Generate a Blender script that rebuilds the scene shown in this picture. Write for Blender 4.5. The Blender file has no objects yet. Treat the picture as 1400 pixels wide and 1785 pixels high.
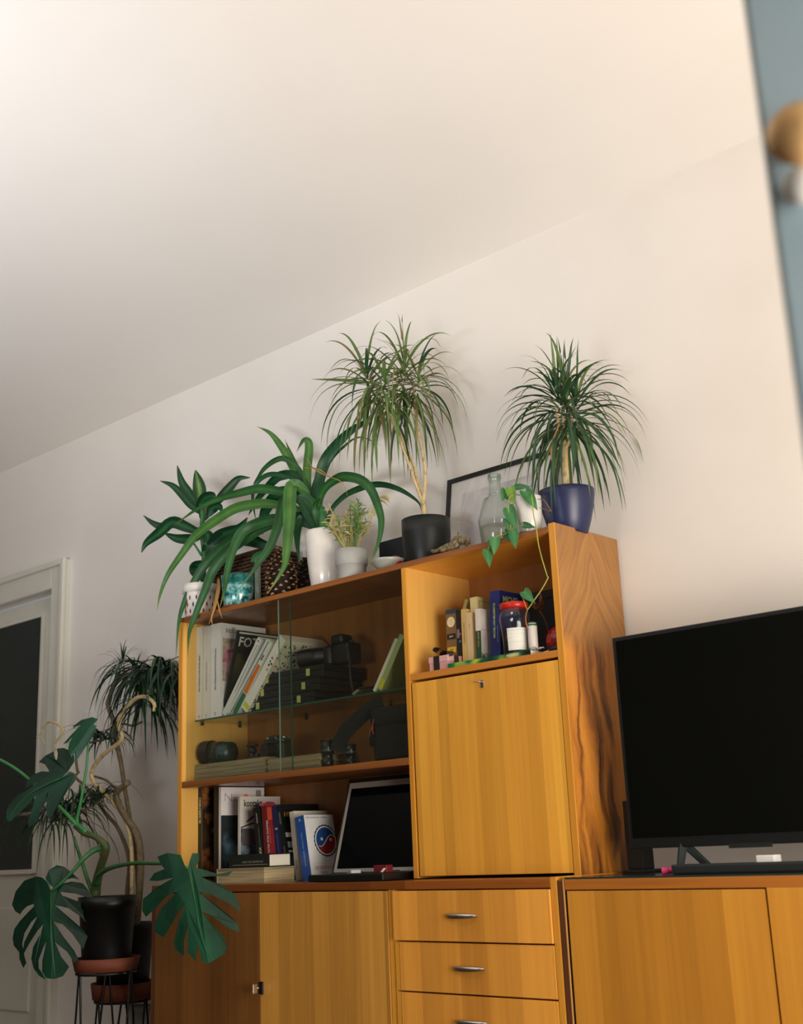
import bpy, bmesh, math, random
from mathutils import Vector, Matrix, noise as mnoise
rnd = random.Random(7)
sc = bpy.context.scene
COL = sc.collection

# ------------------------------------------------------------------ camera
CAMP = Vector((2.03596, -2.91889, 0.82134))
CR = Vector((0.73297, 0.67903, -0.04102)); CU = Vector((0.20936, -0.16779, 0.96333)); CF = Vector((-0.64725, 0.71468, 0.26515))
FPX = 2120.555
cam = bpy.data.cameras.new('camera'); camo = bpy.data.objects.new('camera', cam); COL.objects.link(camo)
camo.matrix_world = Matrix(((CR.x, CU.x, -CF.x, CAMP.x), (CR.y, CU.y, -CF.y, CAMP.y), (CR.z, CU.z, -CF.z, CAMP.z), (0, 0, 0, 1)))
cam.sensor_fit = 'HORIZONTAL'; cam.sensor_width = 36; cam.lens = 36 * FPX / 1400
cam.shift_x = -3 / 1400; cam.shift_y = 3.5 / 1400
cam.clip_start = 0.02
cam.dof.use_dof = True; cam.dof.focus_distance = 4.2; cam.dof.aperture_fstop = 4.9
sc.camera = camo
sc.view_settings.view_transform = 'Standard'; sc.view_settings.look = 'None'
sc.view_settings.gamma = 1; sc.view_settings.use_curve_mapping = False
sc.view_settings.exposure = 0.07
sc.cycles.max_bounces = 6; sc.cycles.diffuse_bounces = 4; sc.cycles.glossy_bounces = 3; sc.cycles.transparent_max_bounces = 14

# ------------------------------------------------------------------ world and daylight
w = bpy.data.worlds.new('sky'); sc.world = w; w.use_nodes = True
w.node_tree.nodes['Background'].inputs[0].default_value = (0.75, 0.87, 1, 1)
w.node_tree.nodes['Background'].inputs[1].default_value = 0.5

def area(name, loc, target, sx, sy, power, col, spread=180):
    l = bpy.data.lights.new(name, 'AREA'); l.shape = 'RECTANGLE'; l.size = sx; l.size_y = sy
    l.energy = power; l.color = col; l.spread = math.radians(spread)
    o = bpy.data.objects.new(name, l); COL.objects.link(o); o.location = loc
    d = Vector(target) - Vector(loc)
    o.rotation_euler = d.to_track_quat('-Z', 'Y').to_euler()
    return o
area('window_daylight', (3.2, -1.42, 0.84), (-0.8, 0.15, 1.36), 2.0, 1.4, 138, (1.0, 0.915, 0.82))
area('ceiling_fill_light', (-0.3, -4.45, 0.95), (-1.25, -2.25, 2.92), 1.6, 0.6, 41, (0.90, 0.94, 1.0), 80)  # added lamp, aimed up to brighten the left of the ceiling

# ------------------------------------------------------------------ helpers
def PY(x, y, Y):
    d = CR * ((x - 703) / FPX) + CU * ((896 - y) / FPX) + CF
    return CAMP + d * ((Y - CAMP.y) / d.y)
def PZ(x, y, Z):
    d = CR * ((x - 703) / FPX) + CU * ((896 - y) / FPX) + CF
    return CAMP + d * ((Z - CAMP.z) / d.z)
def PD(x, y, D):
    d = CR * ((x - 703) / FPX) + CU * ((896 - y) / FPX) + CF
    return CAMP + d * D
def mpp(P): return (Vector(P) - CAMP).dot(CF) / FPX

def srgb(h):
    h = h.lstrip('#'); o = []
    for i in (0, 2, 4):
        c = int(h[i:i + 2], 16) / 255
        o.append(c / 12.92 if c <= 0.04045 else ((c + 0.055) / 1.055) ** 2.4)
    return (o[0], o[1], o[2], 1)

WL = {}
def put(o, origin, parent=None):
    COL.objects.link(o)
    origin = Vector(origin); WL[o.name] = origin
    if parent is not None:
        o.parent = parent; o.location = origin - WL[parent.name]
    else:
        o.location = origin
    return o
def tag(o, label=None, cat=None, group=None, kind=None):
    if label: o['label'] = label
    if cat: o['category'] = cat
    if group: o['group'] = group
    if kind: o['kind'] = kind
    return o
def thing(name, label, cat, loc, group=None):
    o = bpy.data.objects.new(name, None); o.empty_display_size = 0.05
    put(o, loc); return tag(o, label, cat, group)
def obj(name, verts, faces, m, parent=None, smooth=False, uvs=None, origin=None):
    vs = [Vector(v) for v in verts]
    if origin is None:
        lo = Vector((min(v.x for v in vs), min(v.y for v in vs), min(v.z for v in vs)))
        hi = Vector((max(v.x for v in vs), max(v.y for v in vs), max(v.z for v in vs)))
        origin = (lo + hi) / 2
    origin = Vector(origin)
    me = bpy.data.meshes.new(name)
    me.from_pydata([v - origin for v in vs], [], faces)
    if m is not None: me.materials.append(m)
    if smooth: me.polygons.foreach_set('use_smooth', [True] * len(me.polygons))
    if uvs:
        ul = me.uv_layers.new(name='uv')
        for lp in me.loops: ul.data[lp.index].uv = uvs[lp.vertex_index]
    me.update()
    o = bpy.data.objects.new(name, me)
    return put(o, origin, parent)
def bobj(name, bm, m, parent=None, smooth=False, origin=None):
    bm.verts.ensure_lookup_table(); bm.verts.index_update()
    vs = [v.co.copy() for v in bm.verts]; fs = [[v.index for v in f.verts] for f in bm.faces]
    bm.free()
    return obj(name, vs, fs, m, parent, smooth, None, origin)
def bm_box(bm, x0, x1, y0, y1, z0, z1, M=None, bev=0.0):
    t = bmesh.new()
    r = bmesh.ops.create_cube(t, size=1)
    for v in t.verts:
        v.co = Vector(((x0 + x1) / 2 + v.co.x * (x1 - x0), (y0 + y1) / 2 + v.co.y * (y1 - y0), (z0 + z1) / 2 + v.co.z * (z1 - z0)))
    if bev > 0: bmesh.ops.bevel(t, geom=list(t.edges), offset=bev, segments=2, profile=0.6, affect='EDGES')
    if M is not None: bmesh.ops.transform(t, matrix=M, verts=t.verts)
    merge(bm, t)
def merge(bm, t):
    mp = {}
    for v in t.verts: mp[v] = bm.verts.new(v.co)
    for f in t.faces:
        try: bm.faces.new([mp[v] for v in f.verts])
        except ValueError: pass
    t.free()
def box(name, x0, x1, y0, y1, z0, z1, m, parent=None, bev=0.0015, M=None):
    bm = bmesh.new(); bm_box(bm, x0, x1, y0, y1, z0, z1, M, bev)
    return bobj(name, bm, m, parent)
def lathe_data(prof, c, n=40, ov=1.0):
    vs, fs = [], []
    for r, z in prof:
        for i in range(n):
            a = 2 * math.pi * i / n
            vs.append((c[0] + r * math.cos(a), c[1] + r * math.sin(a) * ov, c[2] + z))
    for k in range(len(prof) - 1):
        for i in range(n):
            j = (i + 1) % n
            fs.append((k * n + i, k * n + j, (k + 1) * n + j, (k + 1) * n + i))
    return vs, fs
def lathe(name, prof, c, m, parent=None, n=40, cap=True):
    vs, fs = lathe_data(prof, c, n)
    if cap:
        if prof[0][0] > 1e-4: fs.append(tuple(reversed(range(n))))
        if prof[-1][0] > 1e-4: fs.append(tuple(range((len(prof) - 1) * n, len(prof) * n)))
    return obj(name, vs, fs, m, parent, True)
def catmull(pts, sub=5):
    pts = [Vector(p) for p in pts]
    if len(pts) < 3: 
        return [pts[0].lerp(pts[-1], i / sub) for i in range(sub + 1)]
    P = [pts[0] * 2 - pts[1]] + pts + [pts[-1] * 2 - pts[-2]]
    out = []
    for i in range(1, len(P) - 2):
        a, b, c, d = P[i - 1], P[i], P[i + 1], P[i + 2]
        for k in range(sub):
            t = k / sub
            out.append(0.5 * ((2 * b) + (c - a) * t + (2 * a - 5 * b + 4 * c - d) * t * t + (3 * b - a - 3 * c + d) * t ** 3))
    out.append(pts[-1]); return out
def tube_data(pts, radii, n=8, vs=None, fs=None):
    vs = [] if vs is None else vs; fs = [] if fs is None else fs
    pts = [Vector(p) for p in pts]; base = len(vs); up = Vector((0.3, 0.2, 1)).normalized(); L = len(pts)
    prevs = None
    for i, p in enumerate(pts):
        t = (pts[min(i + 1, L - 1)] - pts[max(i - 1, 0)])
        t = t.normalized() if t.length > 1e-9 else Vector((0, 0, 1))
        if prevs is None:
            s = t.cross(up)
            if s.length < 1e-3: s = t.cross(Vector((1, 0, 0)))
        else: s = prevs - t * prevs.dot(t)
        s.normalize(); prevs = s; b = t.cross(s)
        r = radii[i] if isinstance(radii, (list, tuple)) else radii
        for k in range(n):
            a = 2 * math.pi * k / n
            vs.append(p + (s * math.cos(a) + b * math.sin(a)) * r)
    for i in range(L - 1):
        for k in range(n):
            j = (k + 1) % n
            fs.append((base + i * n + k, base + i * n + j, base + (i + 1) * n + j, base + (i + 1) * n + k))
    fs.append(tuple(reversed(range(base, base + n)))); fs.append(tuple(range(base + (L - 1) * n, base + L * n)))
    return vs, fs
def tube(name, pts, r, m, parent=None, n=8, sub=5):
    c = catmull(pts, sub) if sub else [Vector(p) for p in pts]
    if isinstance(r, (list, tuple)):
        k = len(r) - 1
        rr = []
        for i in range(len(c)):
            t = i / (len(c) - 1) * k; a = min(int(t), k - 1); rr.append(r[a] + (r[a + 1] - r[a]) * (t - a))
    else: rr = r
    vs, fs = tube_data(c, rr, n)
    return obj(name, vs, fs, m, parent, True)
def lerp(a, b, t): return a + (b - a) * t

# leaf blades: a strip with a folded midrib
def prof_strap(t): return (0.55 + 0.45 * min(1, t / 0.35)) * (1 - max(0, (t - 0.4) / 0.6) ** 1.8)
def prof_lance(t): return max(0.0, math.sin(math.pi * min(1, (t * 0.93 + 0.05)) ** 0.8)) ** 0.85
def ribbon_data(pts, width, prof, fold, facing, twist=0.0, vs=None, fs=None, uvs=None):
    vs = [] if vs is None else vs; fs = [] if fs is None else fs; uvs = [] if uvs is None else uvs
    L = len(pts); base = len(vs); ps = None
    for i, p in enumerate(pts):
        t = pts[min(i + 1, L - 1)] - pts[max(i - 1, 0)]
        t = t.normalized() if t.length > 1e-9 else Vector((0, 0, 1))
        if facing is None:
            s = t.cross(Vector((0, 0, 1)))
            if s.length < 0.12: s = ps.copy() if ps is not None else t.cross(Vector((1, 0.3, 0)))
        else: s = t.cross(facing)
        if s.length < 1e-4: s = ps.copy() if ps is not None else Vector((1, 0, 0))
        s.normalize()
        if ps is not None and s.dot(ps) < 0: s = -s
        ps = s
        if twist: s = Matrix.Rotation(twist * i / L + twist * 0.3, 3, t) @ s
        nrm = s.cross(t)
        f = i / (L - 1); wd = width * 0.5 * prof(f)
        vs += [p - s * wd + nrm * wd * fold, p.copy(), p + s * wd + nrm * wd * fold]
        uvs += [(0, f), (0.5, f), (1, f)]
    for i in range(L - 1):
        a = base + 3 * i
        fs += [(a, a + 1, a + 4, a + 3), (a + 1, a + 2, a + 5, a + 4)]
    return vs, fs, uvs
def leaf(pts, width, m, parent, prof=prof_strap, fold=0.35, facing=None, twist=0.0, name='leaf', sub=4):
    c = catmull(pts, sub)
    for p in c: p.y = min(p.y, 0.347)
    vs, fs, uvs = ribbon_data(c, width, prof, fold, facing, twist)
    for v in vs: v.y = min(v.y, 0.350)
    return obj(name, vs, fs, m, parent, True, uvs)

# ------------------------------------------------------------------ materials
def nodes(name):
    m = bpy.data.materials.new(name); m.use_nodes = True
    nt = m.node_tree; b = nt.nodes['Principled BSDF']
    return m, nt, b
def sset(b, **k):
    nm = {'color': 'Base Color', 'rough': 'Roughness', 'metal': 'Metallic', 'coat': 'Coat Weight', 'spec': 'Specular IOR Level', 'trans': 'Transmission Weight', 'ior': 'IOR', 'sheen': 'Sheen Weight', 'crough': 'Coat Roughness'}
    for a, v in k.items(): b.inputs[nm[a]].default_value = v
MC = {}
def mat(col, rough=0.5, metal=0.0, coat=0.0, spec=0.5, name=None):
    key = (col, rough, metal, coat, spec)
    if key in MC: return MC[key]
    m, nt, b = nodes(name or 'paint_' + col.strip('#'))
    c = srgb(col); sset(b, rough=rough, metal=metal, coat=coat, spec=spec)
    n = nt.nodes.new('ShaderNodeTexNoise'); n.inputs['Scale'].default_value = 35; n.inputs['Detail'].default_value = 4
    tc = nt.nodes.new('ShaderNodeTexCoord'); nt.links.new(tc.outputs['Object'], n.inputs['Vector'])
    mx = nt.nodes.new('ShaderNodeMixRGB'); mx.inputs[1].default_value = [v * 0.92 for v in c[:3]] + [1]; mx.inputs[2].default_value = [min(1, v * 1.06) for v in c[:3]] + [1]
    nt.links.new(n.outputs['Fac'], mx.inputs[0]); nt.links.new(mx.outputs[0], b.inputs['Base Color'])
    MC[key] = m; return m
def ramp(nt, stops, interp='LINEAR'):
    r = nt.nodes.new('ShaderNodeValToRGB'); r.color_ramp.interpolation = interp
    e = r.color_ramp.elements
    while len(e) > 1: e.remove(e[-1])
    e[0].position = stops[0][0]; e[0].color = stops[0][1]
    for p, c in stops[1:]:
        x = e.new(p); x.color = c
    return r
def math_node(nt, op, a, b=None):
    n = nt.nodes.new('ShaderNodeMath'); n.operation = op
    for i, v in enumerate((a, b)):
        if v is None: continue
        if isinstance(v, (int, float)): n.inputs[i].default_value = v
        else: nt.links.new(v, n.inputs[i])
    return n.outputs[0]
def mixc(nt, fac, a, b, mode='MIX'):
    n = nt.nodes.new('ShaderNodeMixRGB'); n.blend_type = mode
    if isinstance(fac, (int, float)): n.inputs[0].default_value = fac
    else: nt.links.new(fac, n.inputs[0])
    for i, v in ((1, a), (2, b)):
        if isinstance(v, tuple): n.inputs[i].default_value = v
        else: nt.links.new(v, n.inputs[i])
    return n.outputs[0]
def wood(name, light, dark, axis='z', bands=None, span=(0, 1), rough=0.33, grain=1.0, coat=0.25, seed=0.0):
    """veneer: fine grain along an axis, wide veneer leaves of differing tone along x"""
    m, nt, b = nodes(name); sset(b, rough=rough, coat=coat, crough=0.2)
    g = nt.nodes.new('ShaderNodeNewGeometry')
    mp = nt.nodes.new('ShaderNodeMapping'); nt.links.new(g.outputs['Position'], mp.inputs[0])
    mp.inputs['Location'].default_value = (seed, seed * 0.7, seed * 1.3)
    s = {'z': (70, 70, 2.2), 'x': (2.2, 70, 70), 'y': (60, 2.2, 60)}[axis]
    mp.inputs['Scale'].default_value = s
    n1 = nt.nodes.new('ShaderNodeTexNoise'); n1.inputs['Scale'].default_value = 1.0; n1.inputs['Detail'].default_value = 8; n1.inputs['Roughness'].default_value = 0.65
    n1.inputs['Distortion'].default_value = 0.6
    nt.links.new(mp.outputs[0], n1.inputs['Vector'])
    mp2 = nt.nodes.new('ShaderNodeMapping'); nt.links.new(g.outputs['Position'], mp2.inputs[0])
    mp2.inputs['Location'].default_value = (seed * 2, seed, seed)
    mp2.inputs['Scale'].default_value = tuple(v * 0.17 for v in s)
    n2 = nt.nodes.new('ShaderNodeTexNoise'); n2.inputs['Scale'].default_value = 1.0; n2.inputs['Detail'].default_value = 4; n2.inputs['Distortion'].default_value = 1.5
    nt.links.new(mp2.outputs[0], n2.inputs['Vector'])
    L, D = srgb(light), srgb(dark)
    r1 = ramp(nt, [(0.28, D), (0.62, L)])
    f = math_node(nt, 'ADD', math_node(nt, 'MULTIPLY', n1.outputs['Fac'], 0.34 * grain), math_node(nt, 'MULTIPLY', n2.outputs['Fac'], 0.42))
    f = math_node(nt, 'ADD', f, 0.29 - 0.17 * grain)
    nt.links.new(f, r1.inputs[0]); c = r1.outputs[0]
    if bands:
        sx = nt.nodes.new('ShaderNodeSeparateXYZ'); nt.links.new(g.outputs['Position'], sx.inputs[0])
        mr = nt.nodes.new('ShaderNodeMapRange'); mr.inputs[1].default_value = span[0]; mr.inputs[2].default_value = span[1]
        wob = math_node(nt, 'MULTIPLY', math_node(nt, 'SUBTRACT', n2.outputs['Fac'], 0.5), 0.012)
        nt.links.new(math_node(nt, 'ADD', sx.outputs[0], wob), mr.inputs[0])
        rb = ramp(nt, [(p, (1 + (v - .97) * 1.3, 1 + (v - .97) * 1.45, 1 + (v - .97) * 1.6, 1)) for p, v in bands], 'CONSTANT')
        nt.links.new(mr.outputs[0], rb.inputs[0])
        c = mixc(nt, 1.0, c, rb.outputs[0], 'MULTIPLY')
    nt.links.new(c, b.inputs['Base Color'])
    bp = nt.nodes.new('ShaderNodeBump'); bp.inputs['Strength'].default_value = 0.05; bp.inputs['Distance'].default_value = 0.002
    nt.links.new(n1.outputs['Fac'], bp.inputs['Height']); nt.links.new(bp.outputs[0], b.inputs['Normal'])
    return m
def leafmat(name, mid, edge, base=None, tip=None, rough=0.42, trans=0.18):
    m, nt, b = nodes(name); sset(b, rough=rough, spec=0.4)
    uv = nt.nodes.new('ShaderNodeUVMap'); sx = nt.nodes.new('ShaderNodeSeparateXYZ'); nt.links.new(uv.outputs[0], sx.inputs[0])
    M, E = srgb(mid), srgb(edge)
    r = ramp(nt, [(0.0, E), (0.25, E), (0.5, M), (0.75, E), (1.0, E)]); nt.links.new(sx.outputs[0], r.inputs[0])
    c = r.outputs[0]
    if tip:
        rt = ramp(nt, [(0.0, (0, 0, 0, 1)), (0.90, (0, 0, 0, 1)), (1.0, (1, 1, 1, 1))]); nt.links.new(sx.outputs[1], rt.inputs[0])
        c = mixc(nt, rt.outputs[0], c, srgb(tip))
    n = nt.nodes.new('ShaderNodeTexNoise'); n.inputs['Scale'].default_value = 14; n.inputs['Detail'].default_value = 5
    g = nt.nodes.new('ShaderNodeNewGeometry'); nt.links.new(g.outputs['Position'], n.inputs['Vector'])
    rn = ramp(nt, [(0.3, (0.68, 0.72, 0.66, 1)), (0.7, (1.2, 1.18, 1.1, 1))]); nt.links.new(n.outputs['Fac'], rn.inputs[0])
    c = mixc(nt, 1.0, c, rn.outputs[0], 'MULTIPLY')
    mpv = nt.nodes.new('ShaderNodeMapping'); mpv.inputs['Scale'].default_value = (26, 1.4, 1); nt.links.new(uv.outputs[0], mpv.inputs[0])
    nv_ = nt.nodes.new('ShaderNodeTexNoise'); nv_.inputs['Scale'].default_value = 1; nv_.inputs['Detail'].default_value = 4; nt.links.new(mpv.outputs[0], nv_.inputs['Vector'])
    rv_ = ramp(nt, [(0.3, (0.74, 0.78, 0.74, 1)), (0.7, (1.12, 1.1, 1.08, 1))]); nt.links.new(nv_.outputs['Fac'], rv_.inputs[0])
    c = mixc(nt, 1.0, c, rv_.outputs[0], 'MULTIPLY')
    nt.links.new(c, b.inputs['Base Color'])
    tr = nt.nodes.new('ShaderNodeBsdfTranslucent'); nt.links.new(c, tr.inputs[0])
    mx = nt.nodes.new('ShaderNodeMixShader'); mx.inputs[0].default_value = trans
    out = nt.nodes['Material Output']
    nt.links.new(b.outputs[0], mx.inputs[1]); nt.links.new(tr.outputs[0], mx.inputs[2]); nt.links.new(mx.outputs[0], out.inputs[0])
    return m
def thinglass(name, tint, refl=1.45, rough=0.02, frost=0.0, frostcol=(0.8, 0.85, 0.8, 1), edge=None):
    m, nt, b = nodes(name); nt.nodes.remove(b)
    t = nt.nodes.new('ShaderNodeBsdfTransparent'); t.inputs[0].default_value = tint
    if edge:
        le = nt.nodes.new('ShaderNodeLayerWeight'); le.inputs[0].default_value = 0.5
        nt.links.new(mixc(nt, math_node(nt, 'POWER', le.outputs['Facing'], 2.5), tint, edge), t.inputs[0])
    g = nt.nodes.new('ShaderNodeBsdfGlossy'); g.inputs['Roughness'].default_value = rough
    lw = nt.nodes.new('ShaderNodeLayerWeight'); lw.inputs[0].default_value = 0.5
    f0 = ((refl - 1) / (refl + 1)) ** 2
    fr5 = math_node(nt, 'ADD', math_node(nt, 'MULTIPLY', math_node(nt, 'POWER', lw.outputs['Facing'], 5.0), 1 - f0), f0)
    n = nt.nodes.new('ShaderNodeTexNoise'); n.inputs['Scale'].default_value = 6
    rr = ramp(nt, [(0.3, (0.9, 0.9, 0.9, 1)), (0.7, (1, 1, 1, 1))]); nt.links.new(n.outputs['Fac'], rr.inputs[0])
    nt.links.new(rr.outputs[0], g.inputs[0])
    mx = nt.nodes.new('ShaderNodeMixShader'); nt.links.new(fr5, mx.inputs[0]); nt.links.new(t.outputs[0], mx.inputs[1]); nt.links.new(g.outputs[0], mx.inputs[2])
    last = mx
    if frost > 0:
        d = nt.nodes.new('ShaderNodeBsdfDiffuse'); d.inputs[0].default_value = frostcol
        tl = nt.nodes.new('ShaderNodeBsdfTranslucent'); tl.inputs[0].default_value = frostcol
        a = nt.nodes.new('ShaderNodeAddShader'); 
        m1 = nt.nodes.new('ShaderNodeMixShader'); m1.inputs[0].default_value = 0.5
        nt.links.new(d.outputs[0], m1.inputs[1]); nt.links.new(tl.outputs[0], m1.inputs[2])
        m2 = nt.nodes.new('ShaderNodeMixShader'); m2.inputs[0].default_value = frost
        nt.links.new(mx.outputs[0], m2.inputs[1]); nt.links.new(m1.outputs[0], m2.inputs[2]); last = m2
    nt.links.new(last.outputs[0], nt.nodes['Material Output'].inputs[0])
    return m
def mottled(name, cols, scale=20, rough=0.5, detail=5, kind='noise', coords='Object', bump=0.0, coat=0.0):
    m, nt, b = nodes(name); sset(b, rough=rough, coat=coat)
    tc = nt.nodes.new('ShaderNodeTexCoord')
    if kind == 'noise':
        n = nt.nodes.new('ShaderNodeTexNoise'); n.inputs['Scale'].default_value = scale; n.inputs['Detail'].default_value = detail; o = n.outputs['Fac']
        lo, hi = 0.3, 0.7
    else:
        n = nt.nodes.new('ShaderNodeTexVoronoi'); n.inputs['Scale'].default_value = scale; o = n.outputs['Distance']; lo, hi = 0.0, 0.7
    nt.links.new(tc.outputs[coords], n.inputs['Vector'])
    k = len(cols)
    r = ramp(nt, [(lo + (hi - lo) * i / max(1, k - 1), srgb(c)) for i, c in enumerate(cols)]); nt.links.new(o, r.inputs[0])
    nt.links.new(r.outputs[0], b.inputs['Base Color'])
    if bump:
        bp = nt.nodes.new('ShaderNodeBump'); bp.inputs['Strength'].default_value = bump; bp.inputs['Distance'].default_value = 0.004
        nt.links.new(o, bp.inputs['Height']); nt.links.new(bp.outputs[0], b.inputs['Normal'])
    return m

def pagemat(name, cols):
    m, nt, b = nodes(name); sset(b, rough=.8)
    g = nt.nodes.new('ShaderNodeNewGeometry'); mp = nt.nodes.new('ShaderNodeMapping'); mp.inputs['Scale'].default_value = (6, 6, 420); nt.links.new(g.outputs['Position'], mp.inputs[0])
    n = nt.nodes.new('ShaderNodeTexNoise'); n.inputs['Scale'].default_value = 1; n.inputs['Detail'].default_value = 5; nt.links.new(mp.outputs[0], n.inputs['Vector'])
    r = ramp(nt, [(.3 + .4 * i / (len(cols) - 1), srgb(c)) for i, c in enumerate(cols)]); nt.links.new(n.outputs['Fac'], r.inputs[0]); nt.links.new(r.outputs[0], b.inputs['Base Color']); return m
M_oldpaper = pagemat('aged_page_edges', ['#6e6043', '#a89670', '#b7a67f'])
M_wall = mottled('wall_plaster', ['#e9e1d8', '#efe8e0'], 2.2, 0.9, 6, bump=0.02)
M_ceil = mottled('ceiling_plaster', ['#f3ede6', '#f6f1eb'], 1.5, 0.95, 6)
M_floor = wood('parquet', '#5e3f24', '#3f2814', 'x', rough=0.4)
M_trim = mottled('trim_enamel', ['#d8d4c6', '#e0dcd0'], 3, 0.4, 3)
M_wood_h = wood('walnut_edge', '#a4642c', '#4e2610', 'x', rough=0.35, seed=3)
M_wood_h2 = wood('orange_edge', '#d98e36', '#a86020', 'x', rough=0.35, seed=9)
M_wood_v = wood('orange_veneer', '#e6a23a', '#c07a26', 'z', rough=0.33, grain=0.7, seed=1)
M_wood_in = wood('pale_veneer', '#edb85e', '#dba048', 'z', rough=0.4, grain=0.6, seed=4)
M_wood_back = wood('brown_back_panel', '#a5682c', '#7e4a1e', 'z', rough=0.5, grain=0.6, seed=6)
M_wood_dk = wood('dark_lipping', '#6e3f22', '#4a2614', 'z', rough=0.4, seed=7)
M_black = mat('#0b0d0d', 0.45); M_blackg = mat('#070808', 0.15); M_blackm = mat('#131616', 0.6)
M_white = mat('#efece6', 0.5); M_paper = mat('#e4dccb', 0.7); 
M_chrome = mat('#c8c4bb', 0.22, 1.0); M_brass = mat('#c9974e', 0.3, 1.0)
M_soil = mottled('potting_soil', ['#1a120c', '#3a291b'], 60, 0.95, bump=0.5)
M_terracotta = mottled('terracotta', ['#66301c', '#783c24'], 12, 0.7)
M_stem = mottled('pale_bark', ['#95805a', '#d0b98a', '#bfa476'], 45, 0.8, bump=0.4)
M_stem_dk = mottled('shaded_grey_bark', ['#5c4e38', '#7d6e52'], 40, 0.8, bump=0.4)  # grey bark of the old trunks, darkened to carry their shadow
L_marg = leafmat('narrow_leaf', '#728e4c', '#627a46', tip='#6a5a2a')
L_marg2 = leafmat('narrow_leaf_dark', '#3a6240', '#345038', tip='#4a4a26')
L_margy = leafmat('narrow_leaf_yellowing', '#8a8c4c', '#857550', tip='#8a6a3a')
L_dry = leafmat('dry_leaf', '#c49a5c', '#b0854a')
L_strap = leafmat('strap_leaf', '#447a38', '#2c5e34', tip='#8a8046', trans=0.25)
L_strapl = leafmat('strap_leaf_light', '#6a944a', '#4a7e40', tip='#b0a860', trans=0.3)
L_strapd = leafmat('strap_leaf_dark', '#1f5a30', '#15492a', trans=0.15)
L_frag = leafmat('corn_plant_leaf', '#2c6a3a', '#123c26', tip='#5a4a2a', trans=0.12)
L_fragp = leafmat('corn_plant_leaf_striped', '#86a85c', '#1a4a2a', trans=0.12)
L_old = leafmat('old_dracaena_leaf', '#16402c', '#10301f', trans=0.1)
L_heart = leafmat('heart_leaf', '#4f8f55', '#3c7a48', trans=0.15, rough=0.38)
L_heartl = leafmat('heart_leaf_young', '#86a848', '#6f9a40', trans=0.25)
L_mon = leafmat('monstera_leaf', '#11452f', '#093022', trans=0.08, rough=0.35)
L_monl = leafmat('monstera_leaf_light', '#195239', '#0e3c2a', trans=0.12, rough=0.35)
M_petiole = mottled('green_petiole', ['#1f5a30', '#3a7a3c'], 20, 0.45)
M_petiole_l = mottled('light_petiole', ['#317c44', '#448f4e'], 15, 0.45)
G_clear = thinglass('clear_glass', (0.93, 0.97, 0.94, 1))

# ------------------------------------------------------------------ room shell
WY = 0.355; CZ = 2.925; RX0, RX1, RY0 = -4.7, 3.4, -4.7
def struct(o): return tag(o, kind='structure')
struct(box('floor', RX0, RX1, RY0, WY, -0.12, 0, M_floor, bev=0))
struct(box('ceiling', RX0 - .1, RX1 + .1, RY0 - .1, WY + .2, CZ, CZ + 0.15, M_ceil, bev=0))
bm = bmesh.new()
DX0, DX1, DZ = -4.12, -3.29, 2.16      # door opening
bm_box(bm, DX1, RX1, WY, WY + .2, 0, CZ); bm_box(bm, RX0, DX0, WY, WY + .2, 0, CZ); bm_box(bm, DX0, DX1, WY, WY + .2, DZ, CZ)
struct(bobj('wall_back', bm, M_wall))
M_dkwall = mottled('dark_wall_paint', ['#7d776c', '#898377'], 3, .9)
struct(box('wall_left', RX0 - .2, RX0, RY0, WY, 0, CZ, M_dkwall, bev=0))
def wall_with_hole(name, axis, pos, a0, a1, h0, h1, z0, z1, th=0.2):
    bm = bmesh.new()
    def seg(u0, u1, q0, q1):
        if axis == 'x': bm_box(bm, pos, pos + th, u0, u1, q0, q1)
        else: bm_box(bm, u0, u1, pos - th, pos, q0, q1)
    seg(a0, h0, 0, CZ); seg(h1, a1, 0, CZ); seg(h0, h1, 0, z0); seg(h0, h1, z1, CZ)
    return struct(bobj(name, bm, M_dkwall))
wall_with_hole('wall_right', 'x', RX1, RY0, WY, -2.5, -0.4, 0.06, 2.15)
wall_with_hole('wall_front', 'y', RY0, RX0, RX1, -1.2, 0.6, 0.55, 1.9)
def window(name, axis, pos, h0, h1, z0, z1):
    bm = bmesh.new(); f = 0.05
    def seg(u0, u1, q0, q1):
        if axis == 'x': bm_box(bm, pos + .05, pos + .11, u0, u1, q0, q1)
        else: bm_box(bm, u0, u1, pos - .11, pos - .05, q0, q1)
    seg(h0, h1, z0, z0 + f); seg(h0, h1, z1 - f, z1); seg(h0, h0 + f, z0, z1); seg(h1 - f, h1, z0, z1); seg((h0 + h1) / 2 - .03, (h0 + h1) / 2 + .03, z0, z1)
    wn = struct(bobj(name, bm, M_trim))
    bm = bmesh.new()
    if axis == 'x': bm_box(bm, pos + .075, pos + .08, h0, h1, z0, z1)
    else: bm_box(bm, h0, h1, pos - .08, pos - .075, z0, z1)
    bobj('pane', bm, G_clear, wn)
window('window_1', 'x', RX1, -2.5, -0.4, 0.06, 2.15)
window('window_2', 'y', RY0, -1.2, 0.6, 0.55, 1.9)
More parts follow.
